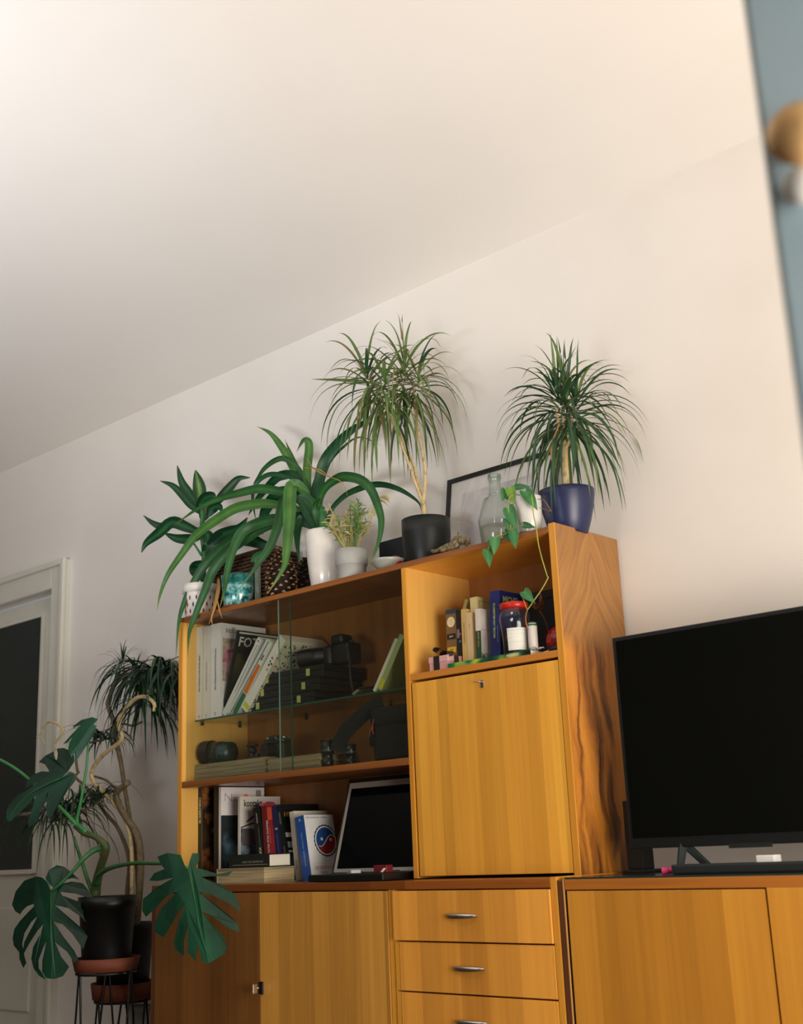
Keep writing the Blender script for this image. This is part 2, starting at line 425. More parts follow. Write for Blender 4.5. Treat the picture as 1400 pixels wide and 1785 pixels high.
# door with glazed leaf and stepped casing
DW = struct(box('door_1', DX0 + .012, DX1 - .03, WY + .03, WY + .07, 0.01, DZ - .02, M_trim, bev=0.003))
gx0, gx1, gz0, gz1 = -3.99, -3.475, 0.80, 2.045
M_frost = mottled('door_glass_dark', ['#1d2627', '#2b3535'], 40, 0.25)
box('pane', gx0, gx1, WY + .022, WY + .034, gz0, gz1, M_frost, DW, 0)
for a in ((gx1, gx1 + .022, gz0 - .02, gz1 + .02), (gx0 - .022, gx0, gz0 - .02, gz1 + .02), (gx0, gx1, gz1, gz1 + .022), (gx0, gx1, gz0 - .022, gz0)):
    box('glazing_bead', a[0], a[1], WY + .012, WY + .034, a[2], a[3], M_trim, DW, 0.003)
box('lower_panel', gx0, gx1, WY + .02, WY + .034, 0.15, 0.62, M_trim, DW, 0.006)
tube('door_handle', [(-3.40, WY + .03, 1.06), (-3.40, WY - .03, 1.06), (-3.42, WY - .045, 1.06), (-3.52, WY - .045, 1.06)], .009, M_chrome, DW)
box('lock_plate', -3.415, -3.385, WY + .024, WY + .032, 0.95, 1.13, M_chrome, DW, .003)
TR = struct(box('trim_1', DX1 - .03, DX1 + .10, WY - .03, WY + .01, 0, DZ + .13, M_trim, bev=0.006))
box('casing_head', DX0 - .1, DX1 - .03, WY - .03, WY + .01, DZ, DZ + .13, M_trim, TR, 0.006)
box('casing_lip', DX1 + .075, DX1 + .105, WY - .05, WY - .028, 0, DZ + .135, M_trim, TR, 0.006)
box('casing_lip', DX0 - .1, DX1 + .075, WY - .05, WY - .028, DZ + .105, DZ + .135, M_trim, TR, 0.006)
box('door_stop', DX1 - .055, DX1 - .03, WY - .008, WY + .03, 0, DZ, M_trim, TR, 0.004)
struct(box('baseboard_back', DX1 + .105, RX1, WY - .018, WY + .002, 0, 0.09, M_trim, bev=0.004))
SW = thing('light_switch', 'small square white switch plate on the wall beside the door', 'switch', PY(160, 1252, WY))
c = WL[SW.name]
box('plate', c.x - .04, c.x + .04, WY - .012, WY, c.z - .04, c.z + .04, M_white, SW, .003)
box('rocker', c.x - .025, c.x + .025, WY - .017, WY - .01, c.z - .028, c.z + .028, M_white, SW, .002)

# ------------------------------------------------------------------ upper bookcase
XL, XD, XR = -1.8325, -0.6285, -0.022
ZT, ZTB, ZN, ZNB, ZS, ZSB, ZB = 1.739, 1.7207, 1.3648, 1.344, 1.102, 1.079, 0.731
DP = 0.3425
# figured side veneer: book-matched flame above, dark heart streaks below
def side_veneer():
    m, nt, b = nodes('flame_veneer'); sset(b, rough=0.35, coat=0.3, crough=0.2)
    g = nt.nodes.new('ShaderNodeNewGeometry'); sx = nt.nodes.new('ShaderNodeSeparateXYZ'); nt.links.new(g.outputs['Position'], sx.inputs[0])
    Y, Z = sx.outputs[1], sx.outputs[2]
    u = math_node(nt, 'ABSOLUTE', math_node(nt, 'SUBTRACT', Y, 0.185))
    nw = nt.nodes.new('ShaderNodeTexNoise'); nw.inputs['Scale'].default_value = 5; nw.inputs['Detail'].default_value = 4
    cb0 = nt.nodes.new('ShaderNodeCombineXYZ'); nt.links.new(u, cb0.inputs[0]); nt.links.new(Z, cb0.inputs[1]); nt.links.new(cb0.outputs[0], nw.inputs['Vector'])
    v = math_node(nt, 'ADD', math_node(nt, 'MULTIPLY', u, 1.7), math_node(nt, 'ADD', Z, math_node(nt, 'MULTIPLY', nw.outputs['Fac'], 0.12)))
    cb = nt.nodes.new('ShaderNodeCombineXYZ'); nt.links.new(math_node(nt, 'MULTIPLY', v, 34), cb.inputs[0]); nt.links.new(math_node(nt, 'MULTIPLY', u, 9), cb.inputs[1])
    n1 = nt.nodes.new('ShaderNodeTexNoise'); n1.inputs['Scale'].default_value = 1; n1.inputs['Detail'].default_value = 6; nt.links.new(cb.outputs[0], n1.inputs['Vector'])
    r1 = ramp(nt, [(0.3, srgb('#8a5a28')), (0.5, srgb('#9c6a30')), (0.7, srgb('#a87438'))]); nt.links.new(n1.outputs['Fac'], r1.inputs[0])
    cb2 = nt.nodes.new('ShaderNodeCombineXYZ')
    nt.links.new(math_node(nt, 'MULTIPLY', math_node(nt, 'ADD', Y, math_node(nt, 'MULTIPLY', nw.outputs['Fac'], 0.10)), 22), cb2.inputs[0]); nt.links.new(math_node(nt, 'MULTIPLY', Z, 2.3), cb2.inputs[1])
    n2 = nt.nodes.new('ShaderNodeTexNoise'); n2.inputs['Scale'].default_value = 1; n2.inputs['Detail'].default_value = 7; n2.inputs['Distortion'].default_value = 0.8; nt.links.new(cb2.outputs[0], n2.inputs['Vector'])
    r2 = ramp(nt, [(0.30, srgb('#3a1f0e')), (0.42, srgb('#8a5220')), (0.58, srgb('#c07a2a')), (0.75, srgb('#cf8e38'))]); nt.links.new(n2.outputs['Fac'], r2.inputs[0])
    mr = nt.nodes.new('ShaderNodeMapRange'); mr.inputs[1].default_value = 1.42; mr.inputs[2].default_value = 1.36; nt.links.new(math_node(nt, 'ADD', Z, math_node(nt, 'MULTIPLY', math_node(nt, 'SUBTRACT', nw.outputs['Fac'], 0.5), 0.1)), mr.inputs[0])
    c = mixc(nt, mr.outputs[0], r1.outputs[0], r2.outputs[0])
    nt.links.new(c, b.inputs['Base Color']); return m
M_flame = side_veneer()
BC = thing('bookcase', 'orange veneered wall bookcase with glass sliding doors and drop flap', 'bookcase', (-0.92, 0.17, ZB))
box('side_panel', XL, -1.81, 0, DP, ZB, ZTB, M_wood_v, BC)
sp = box('side_panel', XR, 0, 0.0035, DP, ZB, 1.747, M_flame, BC, .001); sp['label'] = 'figured flame veneer end panel'
box('edge_lipping', XR, 0, 0, 0.004, ZB, 1.747, M_wood_v, BC, .001)
box('top_board', XL, XR, 0, DP, ZTB, ZT, M_wood_h, BC)
box('divider', XD, XD + .019, 0, DP, ZB, ZTB, M_wood_v, BC)
box('divider_lining', XD + .019, XD + .0195, 0.004, .33, ZN, ZTB - .0005, M_wood_in, BC, 0)
box('side_lining', XR - .0006, XR, 0.004, .33, ZN, ZTB - .0005, M_wood_in, BC, 0)
box('side_lining', -1.81, -1.8094, 0.004, .33, ZB, ZTB - .0005, M_wood_in, BC, 0)
box('niche_ceiling', XD + .0195, XR - .0006, 0.004, .33, ZTB - .0006, ZTB, wood('niche_lit_orange', '#f5ac3c', '#e69630', 'x', grain=.5), BC, 0)  # veneer brightened: light from below is put into its colour
box('back_panel', -1.81, XR, .33, DP, ZB, ZTB, M_wood_back, BC, 0)
box('niche_shelf', XD + .019, XR, 0.001, .33, ZNB, ZN, M_wood_h2, BC)
box('shelf', -1.81, XD, 0.001, .33, ZSB, ZS, M_wood_h, BC)
fl = box('flap_door', XD + .026, XR - .003, 0.001, .019, ZB + .006, 1.3355, wood('flap_veneer', '#f7b646', '#d48c30', 'z', [(0, .86), (.04, .98), (.19, .82), (.26, .93), (.45, .86), (.62, .97), (.70, .90), (.86, 1.06), (.97, .9)], (XD + .02, XR), .3, .7, seed=2), BC)
kp = PY(841, 1192, 0)
box('key_plate', kp.x - .006, kp.x + .006, -.002, .002, kp.z - .012, kp.z + .012, M_chrome, fl, .001)
tube('key', [(kp.x, 0, kp.z + .006), (kp.x, -.014, kp.z + .006), (kp.x - .018, -.018, kp.z + .008)], .0022, M_chrome, fl, 6)
G_left = thinglass('green_reflection_glass', (0.955, 0.975, 0.96, 1), 1.5); G_right = thinglass('brown_reflection_glass', (0.90, 0.91, 0.87, 1), 1.5)  # tints stand in for the green and brownish reflections on the panes
G_shelf = thinglass('shelf_glass', (0.86, 0.94, 0.90, 1), 1.5)
G_edge = mat('#1f5a48', 0.2)
gp = box('glass_door', -1.808, -1.203, .020, .025, ZS + .002, ZTB - .002, G_left, BC, 0); gp['label'] = 'sliding glass pane with green reflection in its tint'
box('polished_edge', -1.203, -1.2015, .020, .025, ZS + .002, ZTB - .002, G_edge, gp, 0)
gp2 = box('glass_door', -1.252, XD - .001, .008, .013, ZS + .002, ZTB - .002, G_right, BC, 0)
box('polished_edge', -1.2535, -1.252, .008, .013, ZS + .002, ZTB - .002, mat('#6f8a78', 0.2), gp2, 0)
ZG = 1.338
gs = box('glass_shelf', -1.806, XD - .003, .062, .325, ZG - .006, ZG, G_shelf, BC, 0)
box('polished_edge', -1.806, XD - .003, .0605, .062, ZG - .006, ZG, G_edge, gs, 0)
for xx in (-1.795, -1.45, -1.0, -0.65):
    for yy in ((.09,) if xx in (-1.45, -1.0) else (.09, .28)):
        if xx in (-1.45, -1.0): yy = .322
        lathe('shelf_pin', [(.006, 0), (.006, .012)], (xx, yy, ZG - .019), M_blackm, BC, 12)

# ------------------------------------------------------------------ base cabinet with doors and drawers
YF = -0.115; BTOP = 0.728; BBOT = 0.703
B1 = thing('base_cabinet', 'long orange veneer sideboard with two doors and chrome handled drawers', 'cabinet', (-0.92, .1, 0))
bm = bmesh.new()
bm_box(bm, -.634, -.612, YF + .004, DP, .06, BBOT)
bm_box(bm, -1.808, -.022, DP - .012, DP, .06, BBOT); bm_box(bm, -1.808, -.022, YF + .004, DP, .06, .085)
bobj('carcass', bm, M_wood_v, B1); box('end_panel', -1.83, -1.808, YF + .001, DP, 0, BBOT, M_wood_dk, B1)
box('side_panel', -.022, -.0015, YF, DP, .0, BTOP + .003, M_wood_v, B1)
box('plinth', -1.81, -.022, YF + .04, DP, 0, .06, M_wood_dk, B1)
d1 = box('door', -1.8065, -1.2295, YF - .001, YF + .018, .088, BBOT - .003, wood('left_door_shaded_veneer', '#8f5c26', '#623a16', 'z', [(0, .85), (.3, .95), (.55, .86), (.72, .95), (.79, 1.08), (.95, 1)], (-1.81, -1.23), .35, .7, seed=11), B1)  # veneer darkened: the leaf's shadow is put into the door colour
d2 = box('door', -1.2265, -.6365, YF - .001, YF + .018, .088, BBOT - .003, wood('middle_door_veneer', '#d69a42', '#ab742e', 'z', [(0, 1.05), (.16, .88), (.26, .94), (.41, .84), (.44, 1.0), (.56, .90), (.70, .95), (.80, 1.07), (.97, .8)], (-1.227, -.636), .33, .7, seed=13), B1)
kp = PY(457, 1721, YF)
bm = bmesh.new(); bm_box(bm, kp.x - .012, kp.x + .009, YF - .006, YF, kp.z - .022, kp.z + .018, None, .003)
bobj('escutcheon', bm, mat('#2a2a26', .35, .6), d2)
tube('key', [(kp.x, YF - .004, kp.z), (kp.x + .004, YF - .028, kp.z)], .003, M_chrome, d2, 6, 2)
box('key_bow', kp.x + .001, kp.x + .007, YF - .045, YF - .026, kp.z - .016, kp.z + .014, M_chrome, d2, .002)
dz = [(.559, .6995), (.4185, .5545), (.278, .4140), (.090, .2735)]
M_dr = wood('drawer_veneer', '#eea644', '#c88232', 'z', [(0, 1.08), (.17, .86), (.31, .93), (.43, .84), (.60, .93), (.80, 1.08), (.985, 1.0)], (-.61, -.022), .3, .7, seed=17)
for i, (a, bz) in enumerate(dz):
    dr = box('drawer', -.610 + (0 if i == 0 else .018), -.024, YF - (.006 if i == 0 else .001), YF + .018, a, bz, M_dr, B1)
    if i:
        box('drawer_stile', -.6105, -.594, YF + .0, YF + .016, a, bz, M_wood_v, B1, .001)
    hc = PY(807, 1596, YF) if i == 0 else PY(818, 1688, YF)
    hz = hc.z - (0 if i < 2 else .142 * (i - 1)); y0 = YF - (.006 if i == 0 else .001)
    # flattened bow handle
    pts = [(hc.x - .058, y0 - .001, hz), (hc.x - .04, y0 - .012, hz), (hc.x, y0 - .018, hz), (hc.x + .04, y0 - .012, hz), (hc.x + .058, y0 - .001, hz)]
    c = catmull(pts, 5); vs, fs = [], []
    for k, p in enumerate(c):
        t = k / (len(c) - 1); hh = .0035 + .0035 * math.sin(math.pi * t)
        vs += [p + Vector((0, -.0025, hh * .7)), p + Vector((0, -.004, -hh)), p + Vector((0, .003, -hh * .8)), p + Vector((0, .003, hh))]
    for k in range(len(c) - 1):
        for q in range(4): fs.append((4 * k + q, 4 * k + (q + 1) % 4, 4 * k + 4 + (q + 1) % 4, 4 * k + 4 + q))
    obj('handle', vs, fs, M_chrome, dr, True)
WT = box('worktop', -1.83, -.0225, YF - .001, DP, BBOT, BTOP, wood('worktop_edge', '#a8601f', '#5a2c10', 'x', [(0, .62), (.62, .72), (.70, 1.0)], (-1.83, -.022), .35, seed=21), None)
tag(WT, 'thin dark walnut worktop running along the sideboard under the bookcase', 'worktop')
# ------------------------------------------------------------------ television cabinet
B2 = thing('television_cabinet', 'low orange veneer cabinet with plain doors carrying the television', 'cabinet', (1.0, .1, 0))
TX1 = 1.82
box('side_panel', .0015, .021, YF, DP, 0, BTOP - .006, M_wood_dk, B2); box('side_panel', TX1 - .02, TX1, YF, DP, 0, BTOP - .006, M_wood_v, B2)
box('edge_lipping', .019, .0225, YF - .0008, YF + .003, 0, BTOP - .004, mat('#c99a58', .4), B2, .0005)
bm = bmesh.new(); bm_box(bm, .021, TX1 - .02, DP - .012, DP, .06, BBOT - .004); bm_box(bm, .021, TX1 - .02, YF + .01, DP, .06, .085)
bm_box(bm, .612 - .012, .612 + .012, YF + .02, DP, .085, BBOT - .004)
bobj('carcass', bm, M_wood_dk, B2)
box('plinth', .021, TX1 - .02, YF + .04, DP, 0, .06, M_wood_dk, B2)
M_tvd = wood('tv_door_veneer', '#d08f32', '#a86c24', 'z', [(0, 1.08), (.15, .90), (.40, .96), (.50, .90), (.77, .86), (.80, 1.04), (1, 1)], (.03, .61), .3, .7, seed=23)
M_tvd2 = wood('tv_door_veneer_b', '#d08f32', '#a86c24', 'z', [(0, 1.03), (.3, .93), (.6, 1.0)], (.61, 1.2), .3, .7, seed=27)
box('door', .031, .6055, YF - .001, YF + .018, .088, BBOT - .009, M_tvd, B2)
box('door', .6115, 1.20, YF - .004, YF + .018, .088, BBOT - .006, M_tvd2, B2)
box('door', 1.206, TX1 - .022, YF - .001, YF + .018, .088, BBOT - .009, M_tvd2, B2)
box('top_board', .0245, TX1 + .0, YF - .001, DP, BBOT - .006, BTOP - .004, wood('tv_top_edge', '#b87028', '#7c4618', 'x', seed=29), B2)
gt = box('glass_top', .025, TX1 - .005, YF + .002, DP - .01, BTOP - .0038, BTOP + .0008, mat('#26332e', 0.12), B2, 0)
TVZ = BTOP + .001

# ------------------------------------------------------------------ television
TV = thing('television', 'large flat black television standing on low cabinet at right', 'television', (.78, .08, TVZ))
tx0, tx1, tz0, tz1, ty = .136, 1.40, .795, 1.381, .05
box('housing', tx0, tx1, ty, ty + .03, tz0, tz1, M_black, TV, .003)
box('screen', tx0 + .012, tx1 - .012, ty - .0015, ty + .001, tz0 + .028, tz1 - .012, mat('#040605', .12, spec=.35), TV, 0)
box('rear_bulge', tx0 + .2, tx1 - .2, ty + .03, ty + .07, tz0 + .02, tz0 + .36, M_blackm, TV, .01)
box('bezel_lip', tx0 + .30, tx0 + .42, ty - .004, ty + .002, tz0 - .007, tz0 + .004, M_blackm, TV, .001)
ft, fa, fb = PY(1192, 1476, .062), PY(1185, 1517, .045), PY(1242, 1515, .15)
for dx_ in (0, .86):
    bm = bmesh.new(); off = Vector((dx_, 0, 0))
    for base_ in (fa, fb):
        vs, fs = tube_data([Vector((base_.x, base_.y, TVZ + .004)) + off, Vector((ft.x, ft.y, tz0 + .012)) + off], [.010, .012], 6)
        vv = [bm.verts.new(v) for v in vs]
        for f in fs: bm.faces.new([vv[i] for i in f])
        bm_box(bm, base_.x + dx_ - .012, base_.x + dx_ + .012, base_.y - .014, base_.y + .014, TVZ, TVZ + .006, None, .001)
    bobj('foot', bm, mat('#2b3230', .4), TV)
SB = thing('soundbar', 'long low dark grey soundbar on the glass top under the television', 'soundbar', (.8, -.02, TVZ))
box('body', .315, 1.25, -.045, .02, TVZ, TVZ + .024, mat('#1f2423', .5), SB, .004); box('grille', .325, 1.24, -.047, -.044, TVZ + .004, TVZ + .020, mat('#15191a', .7), SB, .0005)
for i_ in (0, 1): lathe('rubber_foot', [(.006, 0), (.006, .002)], (.4 + .7 * i_, -.02, TVZ - .0005), M_black, SB, 10)
p = PY(1334, 1500, .03)
WBX = thing('plug_adapter', 'little white plastic adapter block behind the soundbar under the television', 'adapter', (p.x, .05, TVZ))
box('body', p.x - .025, p.x + .025, .03, .07, TVZ, TVZ + .040, M_white, WBX, .003)
box('seam', p.x - .0252, p.x + .0252, .0297, .0703, TVZ + .019, TVZ + .020, mat('#a8a8a2', .5), WBX, 0)
BX = thing('black_upright_box', 'small black box standing upright behind the left corner of television', 'router', (.11, .22, TVZ))  # plain upright black box, kind unknown
q0 = PY(1103, 1500, .2).x; q1 = PY(1131, 1500, .2).x
box('body', max(q0, .03), q1, .17, .23, TVZ + .008, TVZ + .20, M_blackm, BX, .004); box('stand', max(q0, .03) - .005, q1 + .03, .15, .25, TVZ, TVZ + .008, M_blackm, BX, .002)
PK = thing('pink_marker', 'bright pink marker pen cap lying in front of the television foot', 'marker', PY(1165, 1518, -.02))
a = PZ(1154, 1518, TVZ + .009); bq = PZ(1180, 1515, TVZ + .009); a.z = bq.z = TVZ + .0092
bq.y = a.y + .03; bq.x = a.x + .055; d = (bq - a).normalized()
vs, fs = tube_data([a, a + d * .004, a + d * .05], [.0092, .0092, .0075], 16); obj('barrel', vs, fs, mat('#e0407c', .35), PK, False)
vs, fs = tube_data([a - d * .001, a + d * .001], [.0062, .0062], 16); obj('opening', vs, fs, mat('#8a3a30', .6), PK, False)

# ------------------------------------------------------------------ lettering and print
def text(parent, body, P, ex, ey, size, m, name='lettering', sx=1.0, align='LEFT'):
    cu = bpy.data.curves.new(name, 'FONT'); cu.body = body; cu.size = size; cu.align_x = align; cu.align_y = 'CENTER'
    cu.resolution_u = 2; cu.offset = size * .018; cu.materials.append(m)
    o = bpy.data.objects.new(name, cu); COL.objects.link(o)
    ex = Vector(ex).normalized(); ey = Vector(ey).normalized(); ez = ex.cross(ey)
    R = Matrix((ex * sx, ey, ez)).transposed().to_4x4()
    o.parent = parent
    o.matrix_basis = Matrix.Translation(Vector(P) - WL[parent.name]) @ R
    WL[o.name] = Vector(P)
    return o
def patch(parent, P, ex, ey, w, h, m, name='print'):
    """a flat printed patch: centre P, axes ex (width) and ey (height)"""
    ex = Vector(ex).normalized() * w / 2; ey = Vector(ey).normalized() * h / 2; P = Vector(P)
    return obj(name, [P - ex - ey, P + ex - ey, P + ex + ey, P - ex + ey], [(0, 1, 2, 3)], m, parent, uvs=[(0, 0), (1, 0), (1, 1), (0, 1)])
def disc(parent, P, ex, ey, r, m, name='print', n=28, r0=0.0, a0=0, a1=360):
    ex = Vector(ex).normalized(); ey = Vector(ey).normalized(); P = Vector(P)
    vs = [P + (ex * math.cos(math.radians(a0 + (a1 - a0) * i / n)) + ey * math.sin(math.radians(a0 + (a1 - a0) * i / n))) * r for i in range(n + 1)]
    return obj(name, vs, [tuple(range(n + 1))], m, parent)
class Book: pass
def book(name, label, Y0, bl, br, tl, depth, cover, pages=None, group=None, zfloor=None, cat='book', soft=False, spine=None, yaw=0.0):
    """a standing book from its spine seen in plane Y=Y0 (pixel corners); cover faces +X"""
    A, Bq, T = PY(*bl, Y0), PY(*br, Y0), PY(*tl, Y0)
    up = (T - A); h = up.length; up.normalize(); rt = Vector((up.z, 0, -up.x)); t = max(.0025, abs((Bq - A).dot(rt)))
    if zfloor is not None:
        lo = min(A.z, (A + rt * t).z)
        A = A + up * ((zfloor - lo) / up.z); h = (T - A).length if up.z > .99 else h - (zfloor - lo) / up.z * 1.0
    dy = Vector((0, 1, 0))
    if yaw:
        R = Matrix.Rotation(yaw, 3, 'Z'); rt = R @ rt; dy = R @ dy
    b = Book(); b.A, b.up, b.rt, b.t, b.h, b.d, b.dy = A, up, rt, t, h, depth, dy
    b.o = thing(name, label, cat, A + rt * t / 2 + dy * depth / 2, group)
    M = Matrix((rt, dy, up)).transposed().to_4x4(); M.translation = A
    ct = .0006 if soft else .002
    bm = bmesh.new()
    bm_box(bm, 0, ct, 0, depth, 0, h, M, 0); bm_box(bm, t - ct, t, 0, depth, 0, h, M, 0); bm_box(bm, ct, t - ct, 0, ct, 0, h, M, 0)
    b.cover = bobj('cover', bm, cover, b.o)
    e = .0004 if soft else .003
    if t > 3 * ct: box('pages', ct, t - ct, ct, depth - e, e, h - e, pages or M_paper, b.o, 0, M)
    if spine:
        P = A + rt * t / 2 - dy * .0004 + up * h / 2
        patch(b.o, P, rt, up, t, h, spine, 'spine_print')
    b.sp = lambda f, off=0.0: A + rt * (t / 2 + off) - dy * .0008 + up * (h * f)
    b.cv = lambda fy, fz: A + rt * (t + .0007) + dy * (depth * fy) + up * (h * fz)
    return b
def spine_text(b, body, f, size, m, down=False, off=0.0, align='LEFT'):
    if down: return text(b.o, body, b.sp(f, off), -b.up, b.rt, size, m, align=align)
    return text(b.o, body, b.sp(f, off), b.up, -b.rt, size, m, align=align)
def cover_text(b, body, fy, fz, size, m, sx=1.0): return text(b.o, body, b.cv(fy, fz), b.dy, b.up, size, m, sx=sx)
def cover_patch(b, y0, y1, z0, z1, m, k=0, name='print'):
    P = b.cv((y0 + y1) / 2, (z0 + z1) / 2) + b.rt * (-.0004 + .0001 * k)
    return patch(b.o, P, b.dy, b.up, (y1 - y0) * b.d, (z1 - z0) * b.h, m, name)
def spine_patch(b, z0, z1, m, w=1.0, off=0.0, name='spine_print', k=0):
    P = b.sp((z0 + z1) / 2, off * b.t) + b.dy * (.0004 - .0001 * k)
    return patch(b.o, P, b.rt, b.up, b.t * w, (z1 - z0) * b.h, m, name)
INK = mat('#23211f', .7); INKW = mat('#e8e4da', .6); INKG = mat('#8a857c', .7); INKO = mat('#d98a2a', .6); INKY = mat('#b9b23c', .6); GREEN_L = mat('#c4d35a', .6)

# ---- glass compartment: zines on the glass shelf
GR = 'magazines on the glass shelf'
z1 = book('zine', 'leftmost white art magazine with thin dark spine lettering on glass shelf', .07, (341.5, 1250), (353, 1248), (343, 1094), .21, mat('#d9d3c6', .5), None, GR, ZG, 'magazine', True)
spine_text(z1, 'SELF PUBLISH THE INNER MAN', .30, .0105, INK); spine_text(z1, '63', .025, .009, INK)
z2 = book('zine', 'second white art magazine from the cabinet side with grey spine lettering', .07, (353.5, 1248), (366, 1246), (355, 1093), .21, mat('#ddd7cb', .5), None, GR, ZG, 'magazine', True)
spine_text(z2, 'SELF PUBLISH BE A BOOK', .30, .010, INKG); spine_text(z2, '50', .025, .010, INKG)
z3 = book('zine', 'thick white magazine with pink flower photo on its cover behind glass', .07, (366.5, 1246), (384, 1243), (368, 1089), .23, mat('#e6e0d8', .45), None, GR, ZG, 'magazine', True)
spine_text(z3, 'SELF PUBLISH/FOUNDATIONS 2021', .29, .0105, INK); spine_text(z3, '54', .025, .012, INK)
cover_text(z3, 'selfs', .10, .93, .034, INKG)
M_pinkfl = mottled('pink_petal_print', ['#7a3a44', '#d38a94', '#b0606c'], 45, .5)
cover_patch(z3, .04, .62, .38, .84, mottled('grey_photo_print', ['#8a7060', '#c9b3a2', '#6b4a40'], 18, .5), 1)
disc(z3.o, z3.cv(.22, .62), z3.dy, z3.up, .042, M_pinkfl, 'petal_print')
obj('petal_print', [z3.cv(.02, .58) + z3.rt * .0002, z3.cv(.48, .58) + z3.rt * .0002, z3.cv(.30, .36) + z3.rt * .0002], [(0, 1, 2)], mat('#d99aa2', .5), z3.o)
cover_patch(z3, .10, .22, .10, .27, mat('#7d8a4e', .6), 2)
f1 = book('photo_magazine', 'dark photography magazine with large serif title leaning on white magazines', .085, (385, 1243), (387.5, 1242), (413.5, 1098), .23, mat('#1b1f1c', .35), None, GR, ZG, 'magazine', True)
cover_text(f1, 'FOTO', .05, .87, .052, mat('#d8d6c8', .5))
cover_patch(f1, .03, .97, .965, .985, mat('#cfd0c6', .5), 1)
cover_patch(f1, .06, .80, .30, .74, mottled('dark_photo_print', ['#0c0c0c', '#2e2a1c', '#5a5228'], 9, .4), 1)
l1 = book('zine', 'white magazine leaning right beside the dark photography magazine', .075, (387, 1243.5), (396, 1242), (450, 1110), .20, mat('#d8d6cb', .5), None, GR, ZG, 'magazine', True)
spine_patch(l1, .30, .92, INK, .10, .12); disc(l1.o, l1.sp(.965), l1.rt, l1.up, .004, mat('#b02838', .5))
l2 = book('zine', 'pale leaning magazine with a thin black line down its spine', .078, (396.5, 1242), (404, 1241.5), (465, 1113.5), .20, mat('#cfcfc6', .5), None, GR, ZG, 'magazine', True)
spine_patch(l2, .0, 1, mat('#20241f', .5), .18, .3)
l3 = book('zine', 'leaning magazine with orange block and black capitals on white spine', .08, (404.5, 1241.5), (416, 1240), (467, 1114), .20, mat('#d9d6c8', .5), None, GR, ZG, 'magazine', True)
spine_patch(l3, .28, .68, mat('#d9701e', .5), .9); spine_text(l3, 'BE', .74, .024, INK); spine_patch(l3, .0, .27, mat('#2c6a4a', .4), .9); spine_text(l3, 'mint', .45, .014, INK, off=-.006)
l4 = book('floral_magazine', 'white magazine with tiny flower pattern cover leaning on the black cases', .085, (417, 1240), (433, 1238), (488, 1106), .22, mat('#e2dccb', .5), None, GR, ZG, 'magazine', True)
def floral():
    m, nt, b = nodes('floral_print'); sset(b, rough=.5)
    tc = nt.nodes.new('ShaderNodeNewGeometry')
    v = nt.nodes.new('ShaderNodeTexVoronoi'); v.inputs['Scale'].default_value = 75; nt.links.new(tc.outputs['Position'], v.inputs['Vector'])
    hs = nt.nodes.new('ShaderNodeValToRGB'); hs.color_ramp.interpolation = 'CONSTANT'
    e = hs.color_ramp.elements; e[0].color = srgb('#4a5a3a'); e[1].position = .25; e[1].color = srgb('#c9a13a')
    for p, c in ((.4, '#2a2620'), (.55, '#a3506a'), (.7, '#d8c7a8'), (.85, '#5c4a7a')):
        x = e.new(p); x.color = srgb(c)
    sx = nt.nodes.new('ShaderNodeSeparateColor'); nt.links.new(v.outputs['Color'], sx.inputs[0]); nt.links.new(sx.outputs[0], hs.inputs[0])
    r = ramp(nt, [(0, (1, 1, 1, 1)), (.34, (1, 1, 1, 1)), (.40, (0, 0, 0, 1))]); nt.links.new(v.outputs['Distance'], r.inputs[0])
    nt.links.new(mixc(nt, r.outputs[0], srgb('#dcd6bf'), hs.outputs[0]), b.inputs['Base Color']); return m
M_floral = floral()
cover_patch(l4, .0, 1, .0, .97, M_floral, 0); spine_patch(l4, .55, .8, M_floral, .5, .2); spine_patch(l4, .03, .09, mat('#c9c93a', .5), .9)
cover_text(l4, 'DAZE', .33, .84, .022, mat('#2c3430', .5))

# stacked black cases with pale clasps
zc = ZG
for i, (px0, px1, lab) in enumerate(((432, 548, 'lowest of three stacked flat black cases with pale clasps'), (440, 556, 'middle one of three stacked flat black cases with pale clasps'), (448, 564, 'topmost flat black case under the camera with pale clasps'))):
    x0 = PY(px0, 1220 - 20 * i, .10).x; x1 = PY(px1, 1215 - 20 * i, .10).x; h = .046
    cs = thing('hard_case', lab, 'case', ((x0 + x1) / 2, .2, zc), 'black cases on the glass shelf')
    box('base', x0, x1, .10, .315, zc, zc + h * .52, mat('#101413', .4), cs, .004)
    box('lid', x0, x1, .10, .315, zc + h * .53, zc + h - .001, mat('#14191a', .4), cs, .004)
    for f in (.16, .78):
        xc = lerp(x0, x1, f)
        box('clasp', xc - .008, xc + .008, .0955, .1005, zc + h * .22, zc + h * .78, mat('#b9bc74', .4), cs, .001)
    zc += h
ZC = zc; CX1 = x1
# camera on the cases
CMx = PY(594, 1135, .19).x
DS = thing('slr_camera', 'black single lens reflex camera sitting on the stack of cases', 'camera', (CMx, .2, ZC))
bm = bmesh.new(); bm_box(bm, CMx - .055, CMx + .065, .165, .235, ZC, ZC + .078, None, .012)
bm_box(bm, CMx - .055, CMx - .018, .150, .20, ZC, ZC + .074, None, .012)
bobj('body', bm, mat('#0d0f0f', .45), DS, True)
bm = bmesh.new(); bm_box(bm, CMx - .03, CMx + .03, .165, .228, ZC + .074, ZC + .112, None, .013); bobj('prism_hump', bm, mat('#0d0f0f', .4), DS, True)
lathe('mode_dial', [(.011, 0), (.011, .010)], (CMx + .047, .2, ZC + .076), M_blackm, DS, 18)
vs, fs = tube_data([(CMx - .052, .195, ZC + .042), (CMx - .062, .190, ZC + .042)], .036, 28); obj('mount_ring', vs, fs, M_chrome, DS, True)
